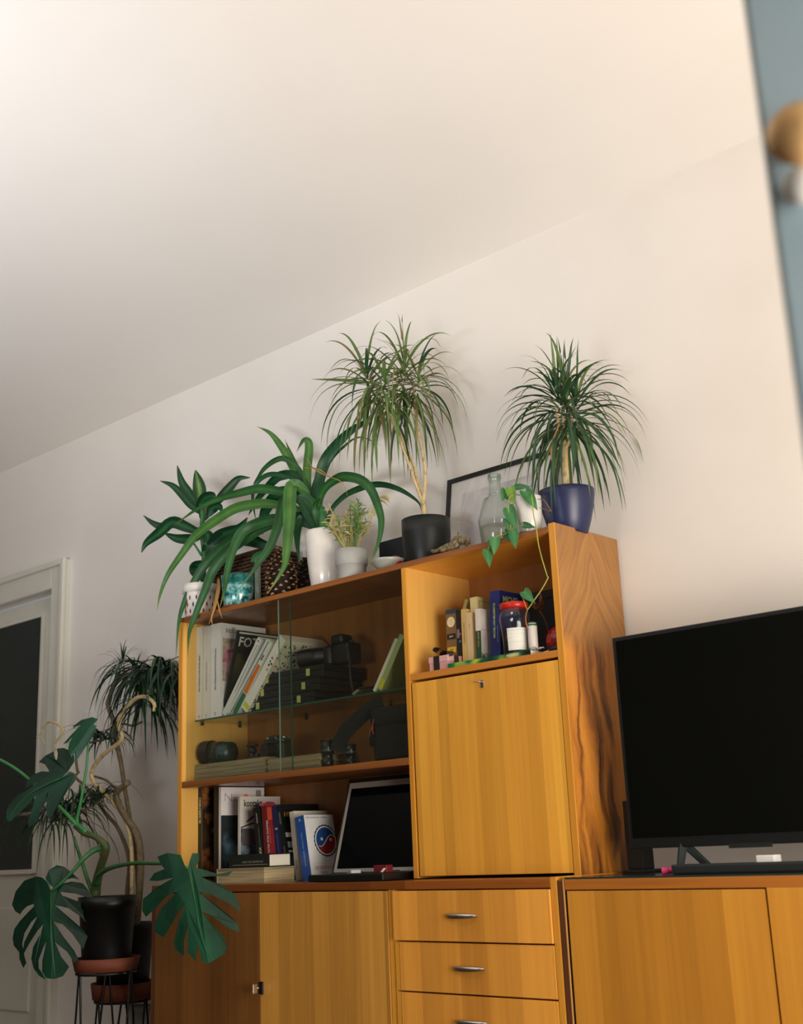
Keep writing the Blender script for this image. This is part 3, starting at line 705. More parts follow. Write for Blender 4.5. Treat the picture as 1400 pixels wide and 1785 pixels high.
vs, fs = tube_data([(CMx - .062, .190, ZC + .042), (CMx - .10, .17, ZC + .04), (CMx - .101, .17, ZC + .04), (CMx - .165, .145, ZC + .038)], [.034, .034, .036, .036], 28); obj('lens_barrel', vs, fs, mat('#0a0c0c', .35), DS, False)
tube('strap', [(CMx + .06, .17, ZC + .06), (CMx + .085, .15, ZC + .02), (CMx + .10, .14, ZG + .06), (CMx + .14, .13, ZG + .01), (CMx + .2, .2, ZG + .008)], .004, M_blackm, DS)
cb_ = thing('coiled_cable', 'coil of dark cable lying on glass shelf right of the camera', 'cable', PY(655, 1180, .2))
cx = PY(640, 1185, .2).x
hel = [(cx + .045 * math.cos(a * .9) + .0015 * a, .2 + .06 * math.sin(a * .9), ZG + .006 + .0022 * a) for a in [i * .5 for i in range(34)]]
tube('loop', hel, .0045, mat('#1a1c1c', .5), cb_, 6, 2)
tube('plug_end', [hel[-1], (hel[-1][0] + .02, .15, ZG + .03), (hel[-1][0] + .01, .12, ZG + .012)], .006, mat('#8a7a5c', .5), cb_, 8, 3)
g1 = book('zine', 'pale green magazine leaning against the divider right of the camera', .075, (651, 1201), (657, 1200), (689, 1112), .2, mat('#dfe0c6', .5), None, GR, ZG, 'magazine', True)
g2 = book('zine', 'yellowish green magazine leaning rightmost on the glass shelf', .075, (658, 1199.5), (668, 1198), (697, 1105), .2, mat('#a9b97a', .5), None, GR, ZG, 'magazine', True)
spine_patch(g2, .03, .2, mat('#d6cf2c', .5), .8)

# ---- lower glass compartment
GM = 'magazines stacked flat behind the glass'
mcol = ['#8f8a6a', '#b9b48c', '#3f4a40', '#a8a27c', '#6b6f55', '#c9c4a0', '#4a4436', '#9c9878', '#7d7a5c', '#b0a98a']
spots = (('left stack behind the glass', 338, 466, .06, 11), ('right stack behind the glass', 466, 560, .06, 9))
ords = ['lowest', 'second lowest', 'third from the bottom', 'fourth from the bottom', 'fifth from the bottom', 'sixth from the bottom', 'seventh from the bottom', 'eighth from the bottom', 'ninth from the bottom', 'tenth from the bottom', 'topmost']
for nm, a, bq, y0, n in spots:
    xa, xb = PY(a, 1345, y0).x, PY(bq, 1335, y0).x - .012
    zz = ZS
    for i in range(n):
        hgt = .0052 + rnd.random() * .002
        dx = rnd.uniform(-.004, .006); col = rnd.choice(mcol)
        o = thing('flat_magazine', ('topmost' if i == n - 1 else ords[i]) + ' worn magazine lying flat in the ' + nm, 'magazine', ((xa + xb) / 2, .15, zz), GM)
        box('pages', xa + dx + .001, xb + dx - .002, y0 + rnd.uniform(0, .004), y0 + .20, zz + .0004, zz + hgt - .0006, M_oldpaper, o, 0)
        box('cover', xa + dx, xb + dx, y0 - .001, y0 + .202, zz + hgt - .0006, zz + hgt, mat(col, .5), o, 0)
        zz += hgt
    if a == 338: ZM1 = zz
    else: ZM2 = zz
# camera lens with hood lying on the left stack
P = PY(372, 1305, .12); r = .046
LN = thing('telephoto_lens', 'thick black lens with large front cap lying on left magazine stack', 'lens', (P.x + .04, .12, ZM1))
vs, fs = tube_data([(P.x - .035, .10, ZM1 + r), (P.x - .028, .102, ZM1 + r), (P.x + .01, .11, ZM1 + r)], [r * .96, r, r], 32); obj('front_cap', vs, fs, M_black, LN, False)
vs, fs = tube_data([(P.x + .01, .11, ZM1 + r - .002), (P.x + .05, .12, ZM1 + r - .004), (P.x + .10, .13, ZM1 + r - .006)], [r * .93, r * .90, r * .86], 32); obj('barrel', vs, fs, mat('#163029', .35), LN, True)
vs, fs = tube_data([(P.x + .045, .119, ZM1 + r - .004), (P.x + .06, .122, ZM1 + r - .004)], [r * .93, r * .92], 32); obj('focus_ring', vs, fs, mat('#0e1a17', .5), LN, True)
P = PY(440, 1300, .12)
TH = thing('tripod_head', 'small black ball tripod head standing on left magazine stack', 'tripod head', (P.x, .12, ZM1))
lathe('base', [(.016, 0), (.016, .02), (.012, .026)], (P.x, .12, ZM1), M_black, TH, 20)
lathe('ball', [(.004, .022), (.013, .028), (.016, .036), (.013, .045), (.006, .05)], (P.x, .12, ZM1), M_blackm, TH, 20)
lathe('plate', [(.022, .05), (.022, .058)], (P.x, .12, ZM1), M_black, TH, 24)
tube('knob', [(P.x + .014, .115, ZM1 + .012), (P.x + .045, .11, ZM1 + .012)], .009, M_black, TH, 12, 2)
P = PY(478, 1298, .13)
FC = thing('film_camera', 'old black and silver film camera on the right magazine stack', 'camera', (P.x, .15, ZM2))
bm = bmesh.new(); bm_box(bm, P.x - .055, P.x + .06, .12, .165, ZM2, ZM2 + .062, None, .008); bobj('body', bm, mat('#0e1513', .5), FC, True)
bm = bmesh.new(); bm_box(bm, P.x - .055, P.x + .06, .121, .164, ZM2 + .062, ZM2 + .078, None, .005); bm_box(bm, P.x - .022, P.x + .022, .118, .162, ZM2 + .072, ZM2 + .092, None, .006); bobj('top_plate', bm, mat('#3c4a44', .3, .7), FC, True)
vs, fs = tube_data([(P.x, .12, ZM2 + .036), (P.x - .005, .085, ZM2 + .036)], .027, 26); obj('lens', vs, fs, M_black, FC, False)
lathe('shutter_dial', [(.009, 0), (.009, .010)], (P.x + .042, .143, ZM2 + .077), M_chrome, FC, 16); lathe('rewind_knob', [(.010, 0), (.010, .012)], (P.x - .042, .143, ZM2 + .077), M_chrome, FC, 16)
for px_, y_, h_, rr, lab in ((571, .09, .098, .024, 'tall black lens standing upright right of the magazines'), (611, .12, .078, .021, 'shorter black lens standing upright beside the camera bag')):
    X = PY(px_, 1320, y_).x
    o = thing('camera_lens', lab, 'lens', (X, y_, ZS), 'lenses behind the right glass pane')
    lathe('barrel', [(rr * .9, 0), (rr * .9, h_ * .3), (rr * .8, h_ * .32), (rr * .8, h_ * .5), (rr, h_ * .53), (rr, h_ * .96), (rr * .9, h_ * .97)], (X, y_, ZS), mat('#101818', .3), o, 28)
    lathe('cap', [(rr * 1.02, h_ * .95), (rr * 1.02, h_), (rr * .9, h_ * 1.01)], (X, y_, ZS), M_black, o, 28)
    lathe('scale_ring', [(rr * 1.01, h_ * .6), (rr * 1.01, h_ * .68)], (X, y_, ZS), mat('#3a4a4c', .35), o, 28, False)
x0 = PY(648, 1280, .07).x
BG = thing('camera_bag', 'black padded camera bag with wide shoulder strap behind the glass', 'bag', (x0 + .1, .18, ZS))
bm = bmesh.new(); bm_box(bm, x0, XD - .008, .07, .30, ZS, ZS + .165, None, .02); bobj('body', bm, mat('#0f1212', .8), BG, True)
bm = bmesh.new(); bm_box(bm, x0 - .004, XD - .006, .062, .302, ZS + .12, ZS + .185, None, .016); bobj('flap', bm, mat('#131616', .8), BG, True)
bm = bmesh.new(); bm_box(bm, x0 - .028, x0 + .012, .08, .2, ZS + .055, ZS + .115, Matrix.Identity(4), .014); bobj('side_pocket', bm, mat('#121515', .8), BG, True)
tube('zip_pull', [(x0 + .022, .060, ZS + .145), (x0 + .018, .056, ZS + .12), (x0 + .02, .058, ZS + .095)], .0018, mat('#a8381f', .5), BG, 6)
tube('zip_pull', [(x0 - .006, .078, ZS + .118), (x0 - .012, .074, ZS + .105), (x0 - .02, .078, ZS + .09)], .0015, mat('#b04a58', .5), BG, 6)
sp_ = [PY(x, y, yy) for x, y, yy in ((668, 1225, .10), (650, 1232, .085), (628, 1250, .08), (606, 1272, .08), (594, 1290, .085), (588, 1310, .09))]
leaf(sp_, .052, mat('#15181a', .8), BG, lambda t: 1.0, 0.0, Vector((-.6, .75, .1)), name='shoulder_strap')

# ------------------------------------------------------------------ open shelf under the glass: books
GB = 'books standing on the sideboard'
b = book('art_monograph', 'tall dark art album with gold lettering and painted brown cover', .08, (345, 1535), (352.5, 1535), (345.5, 1367.5), .235, mat('#171f19', .45), None, GB, BTOP)
spine_text(b, 'M.GIERYMSKI', .60, .0165, mat('#ddd6a8', .5)); spine_patch(b, 0, 1, mat('#a08a48', .5), .06, .47)
cover_patch(b, .0, 1, .0, 1, mottled('old_painting_print', ['#130d09', '#3a2416', '#1c120c', '#8a5428', '#a86a30'], 13, .45, 7), 0)
b = book('black_album', 'slim black hardback between the art album and white magazine', .085, (373, 1535), (380.5, 1535), (373, 1370), .235, mat('#0c0f0e', .45), None, GB, BTOP)
b = book('culture_magazine', 'large magazine with thin geometric title over white band on cover', .084, (381, 1535), (385, 1535), (381.5, 1372.5), .215, mat('#e3dcd9', .5), None, GB, BTOP, 'magazine', True)
cover_patch(b, 0, 1, 0, .70, mottled('dark_teal_photo_print', ['#161f22', '#232e31', '#1b2528', '#5f7f8a'], 6.5, .45, 3), 0)
T_ = mat('#3a3634', .6)
for pts in (((.09, 0.850), (.09, 0.930)), ((.09, 0.930), (.235, 0.850)), ((.235, 0.850), (.235, 0.930)), ((.27, 0.888), (.42, 0.888)), ((.27, 0.865), (.42, 0.865)), ((.46, 0.888), (.60, 0.888)), ((.46, 0.865), (.60, 0.865)), ((.46, 0.865), (.46, 0.888)), ((.60, 0.865), (.60, 0.888))):
    tube('title_stroke', [b.cv(*pts[0]), b.cv(*pts[1])], .0007, T_, b.o, 4, 1)
cover_patch(b, .80, .92, .90, .97, mat('#8f8680', .6), 1)
b = book('kontakt_magazine', 'pale magazine with black title kontakt in front of white banded magazine', .10, (414.5, 1535), (418, 1535), (415, 1388.5), .20, mat('#cfc8bd', .5), None, GB, BTOP, 'magazine', True)
cover_text(b, 'kontakt', .09, .915, .036, INK, .80)
cover_patch(b, .02, 1, .24, .62, mottled('city_collage_print', ['#243448', '#7f93a2', '#3a3634', '#5a5a62', '#33486a'], 15, .5, 6), 0)
cover_patch(b, .05, .42, .42, .60, mat('#5b5152', .6), 1); cover_patch(b, .48, .8, .46, .60, mat('#4a5a66', .6), 1); cover_patch(b, .45, .95, .28, .41, mat('#2d5a86', .6), 1)
tube('brush_stroke_print', [b.cv(.16, .70), b.cv(.34, .77)], .003, INK, b.o, 5, 1); tube('brush_stroke_print', [b.cv(.02, .63), b.cv(.3, .68), b.cv(.5, .66)], .0025, INK, b.o, 5, 2)
patch(b.o, b.cv(.14, 1.012), b.dy, b.up, .02, .008, mat('#d0603c', .5), 'sticky_tab')
kb = b
st = thing('pink_notepad', 'pink sticky notes tucked over the black books', 'notepad', PY(476, 1402, .13))
Pp = [PY(454, 1401, .13), PY(466, 1397, .16), PY(476, 1398, .16), PY(483, 1407, .14), PY(470, 1412, .12), PY(455, 1410, .12)]
bm = bmesh.new(); f = bm.faces.new([bm.verts.new(p) for p in Pp]); r_ = bmesh.ops.extrude_face_region(bm, geom=[f]); bmesh.ops.translate(bm, verts=[v for v in r_['geom'] if isinstance(v, bmesh.types.BMVert)], vec=(0, .004, 0))
bobj('sheet', bm, mat('#d9586c', .6), st)
obj('folded_sheet', [PY(463, 1404, .119), PY(478, 1400, .121), PY(483, 1407, .117), PY(466, 1411, .116)], [(0, 1, 2, 3)], mat('#c8485e', .6), st)
b = book('black_novel', 'thick black paperback with white spine lettering leaning left', .10, (447.5, 1488), (460, 1488), (440.5, 1409), .14, mat('#0f1211', .4), None, GB, BTOP)
spine_text(b, 'XX', .36, .017, INKW, off=.004); spine_text(b, 'OPOWIESCI NA NOWO', .46, .0065, INKG, off=.004); spine_text(b, 'ROZMOWY', .78, .007, INKW)
b = book('red_law_book', 'red and maroon law handbook with white capitals down its spine', .10, (461, 1488), (480, 1487), (455.5, 1406.5), .15, mat('#a3262a', .45), None, GB, BTOP)
spine_patch(b, .0, 1, mat('#6c1a1e', .45), .42, -.27); spine_text(b, 'PRAWO DLA FILOLOGA', .80, .0135, INKW, True, -.004); spine_patch(b, .80, .97, mat('#d8543a', .5), .42, .24)
spine_text(b, 'PRAWO AUTORSKIE', .70, .006, mat('#d88a7a', .5), True, .009)
b = book('navy_manual', 'navy blue paperback with white number five on spine', .10, (481, 1487), (492, 1486), (472, 1406), .15, mat('#1f2150', .45), None, GB, BTOP)
spine_text(b, '5', .70, .016, INKW, True); spine_text(b, 'PODRECZNIK REDAKTORA', .62, .006, mat('#6f78a8', .5), True)
b = book('dark_guide', 'black hardback with orange lettering on its cover behind white books', .10, (493, 1485), (500, 1484), (481.5, 1404.5), .19, mat('#141918', .4), None, GB, BTOP)
spine_patch(b, .74, .90, mat('#54605e', .5), .5); spine_text(b, 'ARCHIWUM', .45, .008, mat('#b9822e', .5), True)
cover_text(b, 'HISTORIA', .06, .86, .022, INKO); cover_patch(b, .03, .97, .56, .62, mat('#d2d2cc', .5), 1); cover_patch(b, .05, .6, .42, .50, mat('#9aa0a0', .5), 1); cover_patch(b, .05, .6, .36, .385, mat('#d2d2cc', .5), 1); cover_patch(b, .03, .5, .05, .32, mat('#3a4448', .5), 1)
b = book('ivory_paperback', 'ivory paperback with plain cover standing behind the blue spined book', .095, (511, 1484), (518.5, 1484), (504.5, 1415.5), .165, mat('#cfc8b4', .55), None, GB, BTOP)
spine_text(b, 'PROZA', .30, .010, INKG, True)
b = book('bottle_cap_book', 'white cover novel with blue spine and red blue bottle cap emblem', .06, (527, 1522), (543, 1524), (514.5, 1425.5), .14, mat('#d6d6d4', .45), None, GB, BTOP)
spine_patch(b, 0, 1, mat('#1f4a92', .4)); spine_text(b, 'Wiktor Pielewin  GENERATION', .74, .0085, mat('#8fb0d8', .5), True); disc(b.o, b.sp(.94), b.rt, b.up, .005, mat('#7aa890', .5))
BCc = b.cv(.63, .585)
n_ = 66
def ring_poly(rf, col, k, name, a0=0, a1=360, extra=None):
    vs = []
    for i in range(n_ + 1):
        a = math.radians(a0 + (a1 - a0) * i / n_); rr = rf(a)
        vs.append(BCc + (b.dy * math.cos(a) + b.up * math.sin(a)) * rr + b.rt * k * .0003)
    if extra: vs += extra
    return obj(name, vs, [tuple(range(len(vs)))], col, b.o)
R0 = .055
ring_poly(lambda a: R0 * (1.0 + .03 * math.cos(22 * a)), mat('#1f2c3e', .4), 1, 'crimped_rim_print')
ring_poly(lambda a: R0 * .92, mat('#d9d9d6', .4), 2, 'white_ring_print')
ring_poly(lambda a: R0 * .83, mat('#234a86', .4), 3, 'blue_field_print')
rs = R0 * .83
low = [BCc + (b.dy * math.cos(math.radians(a)) + b.up * math.sin(math.radians(a))) * rs + b.rt * .0013 for a in range(195, 381, 6)]
wave = [BCc + b.dy * (rs * x) + b.up * (rs * (.42 * math.sin(x * 2.6) - .02)) + b.rt * .0013 for x in [.93 - i * .095 for i in range(20)]]
obj('red_field_print', low + wave, [tuple(range(len(low + wave)))], mat('#8f2a30', .4), b.o)
tube('wave_line_print', [w_ + b.rt * .0003 for w_ in wave[::2]], .0016, mat('#d9d9d6', .4), b.o, 5, 3)
for sx_, sz_ in ((-.42, .12), (.5, .06)): disc(b.o, BCc + b.dy * (rs * sx_) + b.up * (rs * sz_) + b.rt * .0019, b.dy, b.up, rs * .13, mat('#d9d9d6', .4), 'eye_print', 18)
cover_text(b, 'GENERATION', .13, .16, .016, mat('#b88a90', .5), .9); cover_text(b, 'Wiktor', .3, .085, .013, mat('#b88a90', .5)); cover_text(b, 'WIKTOR PIELEWIN - POWIESC', .05, .955, .0075, INKG)
# books lying flat on the front of the worktop
x0, x1 = PY(378, 1530, -.095).x, PY(461, 1530, -.095).x
LB = thing('old_thick_book', 'thick aged book lying flat with yellowed page edges', 'book', ((x0 + x1) / 2, 0, BTOP), 'books lying flat')
hz = .052
box('pages', x0 + .003, x1 - .003, -.093, .045, BTOP + .003, BTOP + hz - .003, M_oldpaper, LB, .002)
bm = bmesh.new(); bm_box(bm, x0, x1, -.096, .048, BTOP, BTOP + .003); bm_box(bm, x0, x1, -.096, .048, BTOP + hz - .003, BTOP + hz); bm_box(bm, x0, x0 + .003, -.096, .048, BTOP + .003, BTOP + hz - .003); bobj('cover', bm, mat('#9a8a66', .6), LB)
x2, x3 = PY(400, 1500, -.06).x, PY(469, 1500, -.06).x
LB2 = thing('dark_hardback', 'dark green hardback lying on the aged book with bright page block', 'book', ((x2 + x3) / 2, 0, BTOP + hz), 'books lying flat')
h2 = .045; zq = BTOP + hz
bm = bmesh.new(); bm_box(bm, x2, x3 + .003, -.062, .042, zq, zq + .004); bm_box(bm, x2, x3 + .003, -.062, .042, zq + h2 - .004, zq + h2); bm_box(bm, x2, x3, -.062, -.057, zq + .004, zq + h2 - .004); bobj('cover', bm, mat('#151b18', .5), LB2)
box('pages', x2 + .002, x3 - .002, -.057, .038, zq + .004, zq + h2 - .004, mat('#e0d8c6', .7), LB2, .001)
text(LB2, 'DARK TALES  EDITION XXI', (lerp(x2, x3, .35), -.0628, zq + h2 * .42), (1, 0, 0), (0, 0, 1), .009, INKG)
box('spine_band', x2 + .02, x3 - .004, -.0625, -.0618, zq + h2 * .2, zq + h2 * .24, INKG, LB2, 0)
# laptop
lx0 = PY(577, 1520, .02).x; lx1 = XD - .012
LP = thing('laptop', 'open black laptop with glossy dark screen and silver bezel', 'laptop', ((lx0 + lx1) / 2, -.03, BTOP))
q = PY(540, 1530, -.10).x
bm = bmesh.new(); bm_box(bm, q, q + .335, -.108, .045, BTOP + .001, BTOP + .024, None, .004); bobj('keyboard_base', bm, mat('#0a0c0c', .35), LP)
lid_h = PY(602, 1361, .10).z - BTOP - .02; ang = math.radians(-17)
ML = Matrix.Translation((0, .03, BTOP + .022)) @ Matrix.Rotation(ang, 4, 'X')
LH = lid_h / math.cos(ang) + .004
box('lid', lx0 - .008, lx1, 0, .008, 0, LH, M_black, LP, .003, ML)
M_silver = mat('#a7a198', .35, .3)
for a_ in ((lx0 + .002, lx0 + .014, .004, LH - .016), (lx1 - .012, lx1 - .002, .004, LH - .016), (lx0 + .014, lx1 - .012, LH - .036, LH - .016), (lx0 + .014, lx1 - .012, .004, .016)):
    box('bezel', a_[0], a_[1], -.0015, .0005, a_[2], a_[3], M_silver, LP, 0, ML)
box('screen', lx0 + .014, lx1 - .012, -.0008, .0003, .016, LH - .036, mat('#05070a', .04, spec=.15), LP, 0, ML)
for a_ in (.3, .75): tube('hinge', [(lerp(lx0, lx1, a_) - .02, .028, BTOP + .024), (lerp(lx0, lx1, a_) + .02, .028, BTOP + .024)], .006, M_black, LP, 10, 1)
cd = thing('folded_card', 'small white folded card resting on the laptop keyboard', 'card', PY(617, 1521, -.03))
c0 = PY(617, 1521, -.03); box('sheet', c0.x - .022, c0.x + .022, -.04, -.02, BTOP + .0245, BTOP + .0255, M_white, cd, 0); box('upright_flap', c0.x - .022, c0.x + .022, -.021, -.020, BTOP + .0255, BTOP + .034, M_white, cd, 0)
rb = thing('red_lighter_pack', 'dark red packet with white corner on the right side of laptop', 'packet', PY(668, 1513, -.04))
c0 = PY(668, 1512, -.04); box('body', c0.x - .028, c0.x + .028, -.055, -.025, BTOP + .0245, BTOP + .047, mat('#6b1620', .4), rb, .002)
obj('white_corner', [(c0.x + .002, -.0556, BTOP + .026), (c0.x + .014, -.0556, BTOP + .026), (c0.x + .028, -.0556, BTOP + .038), (c0.x + .016, -.0556, BTOP + .038)], [(0, 1, 2, 3)], M_white, rb)

# ------------------------------------------------------------------ niche: books, jar and odds and ends
GN = 'books in the open niche'
def nbook(name, label, bl, br, tl, depth, col, Y0=.10, **k):
    return book(name, label, Y0, bl, br, tl, depth, mat(col, .45), None, GN, ZN, **k)
b = nbook('encyclopedia', 'brown paperback with cream oval and yellow tag on spine', (779.5, 1146), (797, 1143), (777, 1064), .15, '#7a5a38')
disc(b.o, b.sp(.80), b.rt, b.up * 1.0, b.t * .40, mat('#e2cfa2', .5), 'oval_print'); spine_text(b, 'SLOWNIK', .80, .0035, INK, align='CENTER')
spine_patch(b, .93, 1, mat('#22384a', .5)); spine_patch(b, 0, .10, mat('#1c2a40', .5))
for f_, c_, tx in ((.57, '#14110d', 'JEZYK'), (.36, '#d8b42c', 'WEST'), (.21, '#14110d', 'OPOWIESC')):
    spine_patch(b, f_ - .045, f_ + .045, mat(c_, .5), .86, k=1)
    text(b.o, tx, b.sp(f_), b.rt, b.up, .0062, INKW if c_ == '#14110d' else INK, align='CENTER')
b = nbook('novel', 'narrow black novel with teal and orange dots on spine', (797.5, 1143), (806, 1142), (795.5, 1063), .14, '#16181a')
disc(b.o, b.sp(.48, .003), b.rt, b.up, .0045, mat('#2f8f92', .5)); disc(b.o, b.sp(.60, .003), b.rt, b.up, .0045, mat('#d8603a', .5)); spine_text(b, 'O EPOKI', .04, .010, INKW); spine_patch(b, .54, .68, mat('#8a8a88', .5), .5, -.2)
b = nbook('novel', 'cream paperback with thin brown lettering beside the black novel', (807, 1148), (815.5, 1147), (803.5, 1062.5), .14, '#d0ab6a', .08)
spine_text(b, 'PAMIETNIK ZNALEZIONY', .78, .006, mat('#8a6a3a', .5), True)
b = nbook('novel', 'pale peach paperback slightly shorter than cream neighbours', (816, 1147), (825, 1146), (812.5, 1068.5), .13, '#d9bb8e', .08)
spine_text(b, 'LISTY', .80, .006, mat('#a8895a', .5), True)
b = nbook('novel', 'tall ivory hardback with lined cover and red label', (826, 1147), (838, 1145), (819, 1042.5), .15, '#d9c98c', .10)
spine_patch(b, .40, .56, mat('#9a4a44', .5), .6)
for i in range(8): spine_patch(b, .60 + i * .017, .606 + i * .017, mat('#a3734a', .5), .8)
for i in range(7): spine_patch(b, .28 + i * .015, .286 + i * .015, mat('#a3734a', .5), .7)
cover_patch(b, .06, .94, .80, .95, mat('#a89a68', .5), 0); cover_patch(b, .09, .91, .81, .94, mat('#cfc08a', .5), 1)
b = nbook('novel', 'tilted yellow green booklet behind the cream paperbacks', (806, 1062), (813, 1058), (811, 1044), .06, '#b3ab6c', .16)
b = nbook('novel', 'white paperback with dark green lower spine', (831, 1142.5), (840, 1141), (828, 1062), .13, '#e4d9cf', .075)
spine_patch(b, 0, .62, mat('#1f4a34', .5)); spine_text(b, 'ZIELEN  Zywot', .60, .0075, mat('#c9a23a', .5), True)
cover_patch(b, .0, 1, .02, .24, mottled('ink_forest_print', ['#101010', '#cfc8c0', '#1a1a1a'], 60, .5), 0); cover_patch(b, 0, 1, .635, .645, mat('#c9a08a', .5), 1)
b = nbook('blue_novel', 'thick navy novel with yellow green author name on cover', (856, 1145), (873, 1142.5), (854, 1031), .15, '#1b2668', .085)
spine_text(b, 'MICHEL HOUELLEBECQ', .36, .0105, GREEN_L, off=-.003); spine_text(b, 'MOZLIWOSC WYSPY', .30, .0055, mat('#8a8fae', .5), off=.010); spine_patch(b, .0, .02, mat('#c4d35a', .5), .3)
cover_text(b, 'MICHEL', .10, .88, .030, mat('#a9b25a', .5), .8); cover_text(b, 'MOZ', .16, .36, .026, mat('#8a9a4a', .5), .8)
BXX = [PY(892, 1110, .2).x, XR - .004]
bb = thing('black_storage_box', 'black cardboard box at the back of niche behind jar', 'box', (sum(BXX) / 2, .25, ZN))
box('carton', BXX[0], BXX[1], .20, .31, ZN, ZN + .205, mat('#120f0d', .7), bb, .002); box('lid', BXX[0] - .002, BXX[1] + .001, .198, .312, ZN + .205, ZN + .232, mat('#161210', .7), bb, .002)
# flat green magazine
x0, x1 = PY(781, 1158, .006).x, PY(925, 1137, .006).x
gm = thing('green_magazine', 'glossy green magazine lying flat along the niche edge', 'magazine', ((x0 + x1) / 2, .1, ZN))
box('pages', x0 + .002, x1 - .002, .008, .078, ZN + .0006, ZN + .0136, M_paper, gm, 0)
M_gm = mottled('green_aurora_print', ['#0b2a22', '#1f7a48', '#b7c83a', '#1c5a3c', '#0c2026'], 9, .3, 2)
bm = bmesh.new(); bm_box(bm, x0, x1, .006, .08, ZN, ZN + .0006); bm_box(bm, x0, x1, .006, .08, ZN + .0136, ZN + .0142); bm_box(bm, x0, x1, .006, .0068, ZN + .0006, ZN + .0136); bobj('cover', bm, M_gm, gm)
text(gm, 'WEEKEND', (x0 + (x1 - x0) * .72, .0052, ZN + .007), (1, 0, 0), (0, 0, 1), .010, INKW)
# pink gift box with ribbon
x0, x1 = PY(749, 1168, .015).x, PY(781, 1163, .015).x
gb = thing('gift_box', 'small pink gift box tied with brown satin ribbon', 'gift box', ((x0 + x1) / 2, .05, ZN))
box('base', x0, x1, .015, .10, ZN, ZN + .026, mat('#d29c98', .55), gb, .0015); box('lid', x0 - .0015, x1 + .0015, .0135, .1015, ZN + .026, ZN + .046, mat('#d8a4a2', .55), gb, .0015)
xm = lerp(x0, x1, .42); RB = mat('#2c211c', .35)
bm = bmesh.new(); bm_box(bm, xm - .012, xm + .012, .0125, .1025, ZN + .046, ZN + .0468); bm_box(bm, xm - .012, xm + .012, .0122, .0132, ZN, ZN + .0468); bm_box(bm, x1 + .0016, x1 + .0024, .045, .068, ZN, ZN + .0468); bobj('ribbon_band', bm, RB, gb)
leaf([(xm, .05, ZN + .047), (xm - .022, .04, ZN + .066), (xm - .008, .03, ZN + .077), (xm + .008, .035, ZN + .062), (xm, .05, ZN + .05)], .022, RB, gb, lambda t: 1.0, 0, name='ribbon_loop')
leaf([(xm, .05, ZN + .047), (xm + .02, .045, ZN + .062), (xm + .045, .03, ZN + .056), (xm + .05, .02, ZN + .04)], .022, RB, gb, lambda t: 1.0, 0, name='ribbon_tail')
# jar
J = PY(899, 1100, .047); jr = 27.5 * mpp(J)
JR = thing('glass_jar', 'clear glass preserving jar with red lid and white label', 'jar', (J.x, J.y, ZN + .0142))
jb = ZN + .0143; jh = PY(899, 1063, .047).z - jb
G_jar = thinglass('jar_glass', (0.95, 0.97, 0.96, 1), 1.5, .02, .02, (.8, .8, .8, 1), (.42, .44, .42, 1))
lathe('glass_body', [(jr * .78, 0), (jr * .84, .003), (jr * .86, jh * .3), (jr * .95, jh * .65), (jr, jh * .78), (jr * .96, jh * .9), (jr * .80, jh), (jr * .80, jh + .012)], (J.x, J.y, jb), G_jar, JR, 44, False)
lathe('lid', [(jr * .86, jh + .002), (jr * .90, jh + .003), (jr * .92, jh + .018), (jr * .88, jh + .0205), (0, jh + .0205)], (J.x, J.y, jb), mat('#c8281c', .3), JR, 44)
# curved label
vs, fs = [], []; va = math.atan2(CAMP.y - J.y, CAMP.x - J.x)
for k in range(2):
    for i in range(15):
        a = va - .62 + i / 14 * 1.45; rr = jr * (.868 if k == 0 else .93) + .0008
        vs.append((J.x + rr * math.cos(a), J.y + rr * math.sin(a), jb + jh * (.06 if k == 0 else .55)))
fs = [(i, i + 1, 16 + i, 15 + i) for i in range(14)]
M_lab = pagemat('printed_label', ['#b9bdb0', '#e2e0d6', '#e6e4dc']); obj('label', vs, fs, M_lab, JR, True)
S_ = PY(929, 1110, .035); sr = 8.5 * mpp(S_)
SPB = thing('spray_bottle', 'little white bottle with green bands beside the jar', 'bottle', (S_.x, S_.y, ZN + .0142))
sb = ZN + .0142; sh = PY(929, 1087, .035).z - sb
lathe('body', [(sr * .95, 0), (sr, .003), (sr, sh * .95), (sr * .9, sh)], (S_.x, S_.y, sb), mat('#d9d2c8', .4), SPB, 28)
lathe('green_band', [(sr * 1.02, .001), (sr * 1.02, .008)], (S_.x, S_.y, sb), mat('#1c5a3c', .4), SPB, 28, False); lathe('green_band', [(sr * 1.02, sh * .91), (sr * 1.01, sh * .97)], (S_.x, S_.y, sb), mat('#1c5a3c', .4), SPB, 28, False)
lathe('cap', [(sr * .9, sh), (sr * .88, sh + .003), (sr * .6, sh + .004)], (S_.x, S_.y, sb), mat('#5a7a68', .4), SPB, 24)
R_ = PY(975, 1108, .07)
RP = thing('red_enamel_pot', 'round glossy red pot in the right corner of niche', 'pot', (R_.x - .0, .09, ZN))
rx = XR - .052
lathe('foot', [(.035, 0), (.044, .006), (.047, .024)], (rx, .10, ZN), M_black, RP, 36); lathe('body', [(.047, .024), (.049, .04), (.047, .056), (.040, .072), (.026, .084), (.010, .089), (0, .09)], (rx, .10, ZN), mat('#a0211c', .2), RP, 36)
tg = thing('receipt_scraps', 'crumpled white paper scrap at the niche edge', 'paper', PY(935, 1135, .02))
q = PY(934, 1135, .015); bm = bmesh.new()
N_ = 7; grid = [[bm.verts.new((q.x - .022 + .045 * i / N_, .012 + .03 * j / N_, ZN + .0145 + .012 * abs(mnoise.noise((i * .9, j * .7, 3))) + (.004 if i % 2 else 0))) for j in range(N_)] for i in range(N_)]
for i in range(N_ - 1):
    for j in range(N_ - 1): bm.faces.new((grid[i][j], grid[i + 1][j], grid[i + 1][j + 1], grid[i][j + 1]))
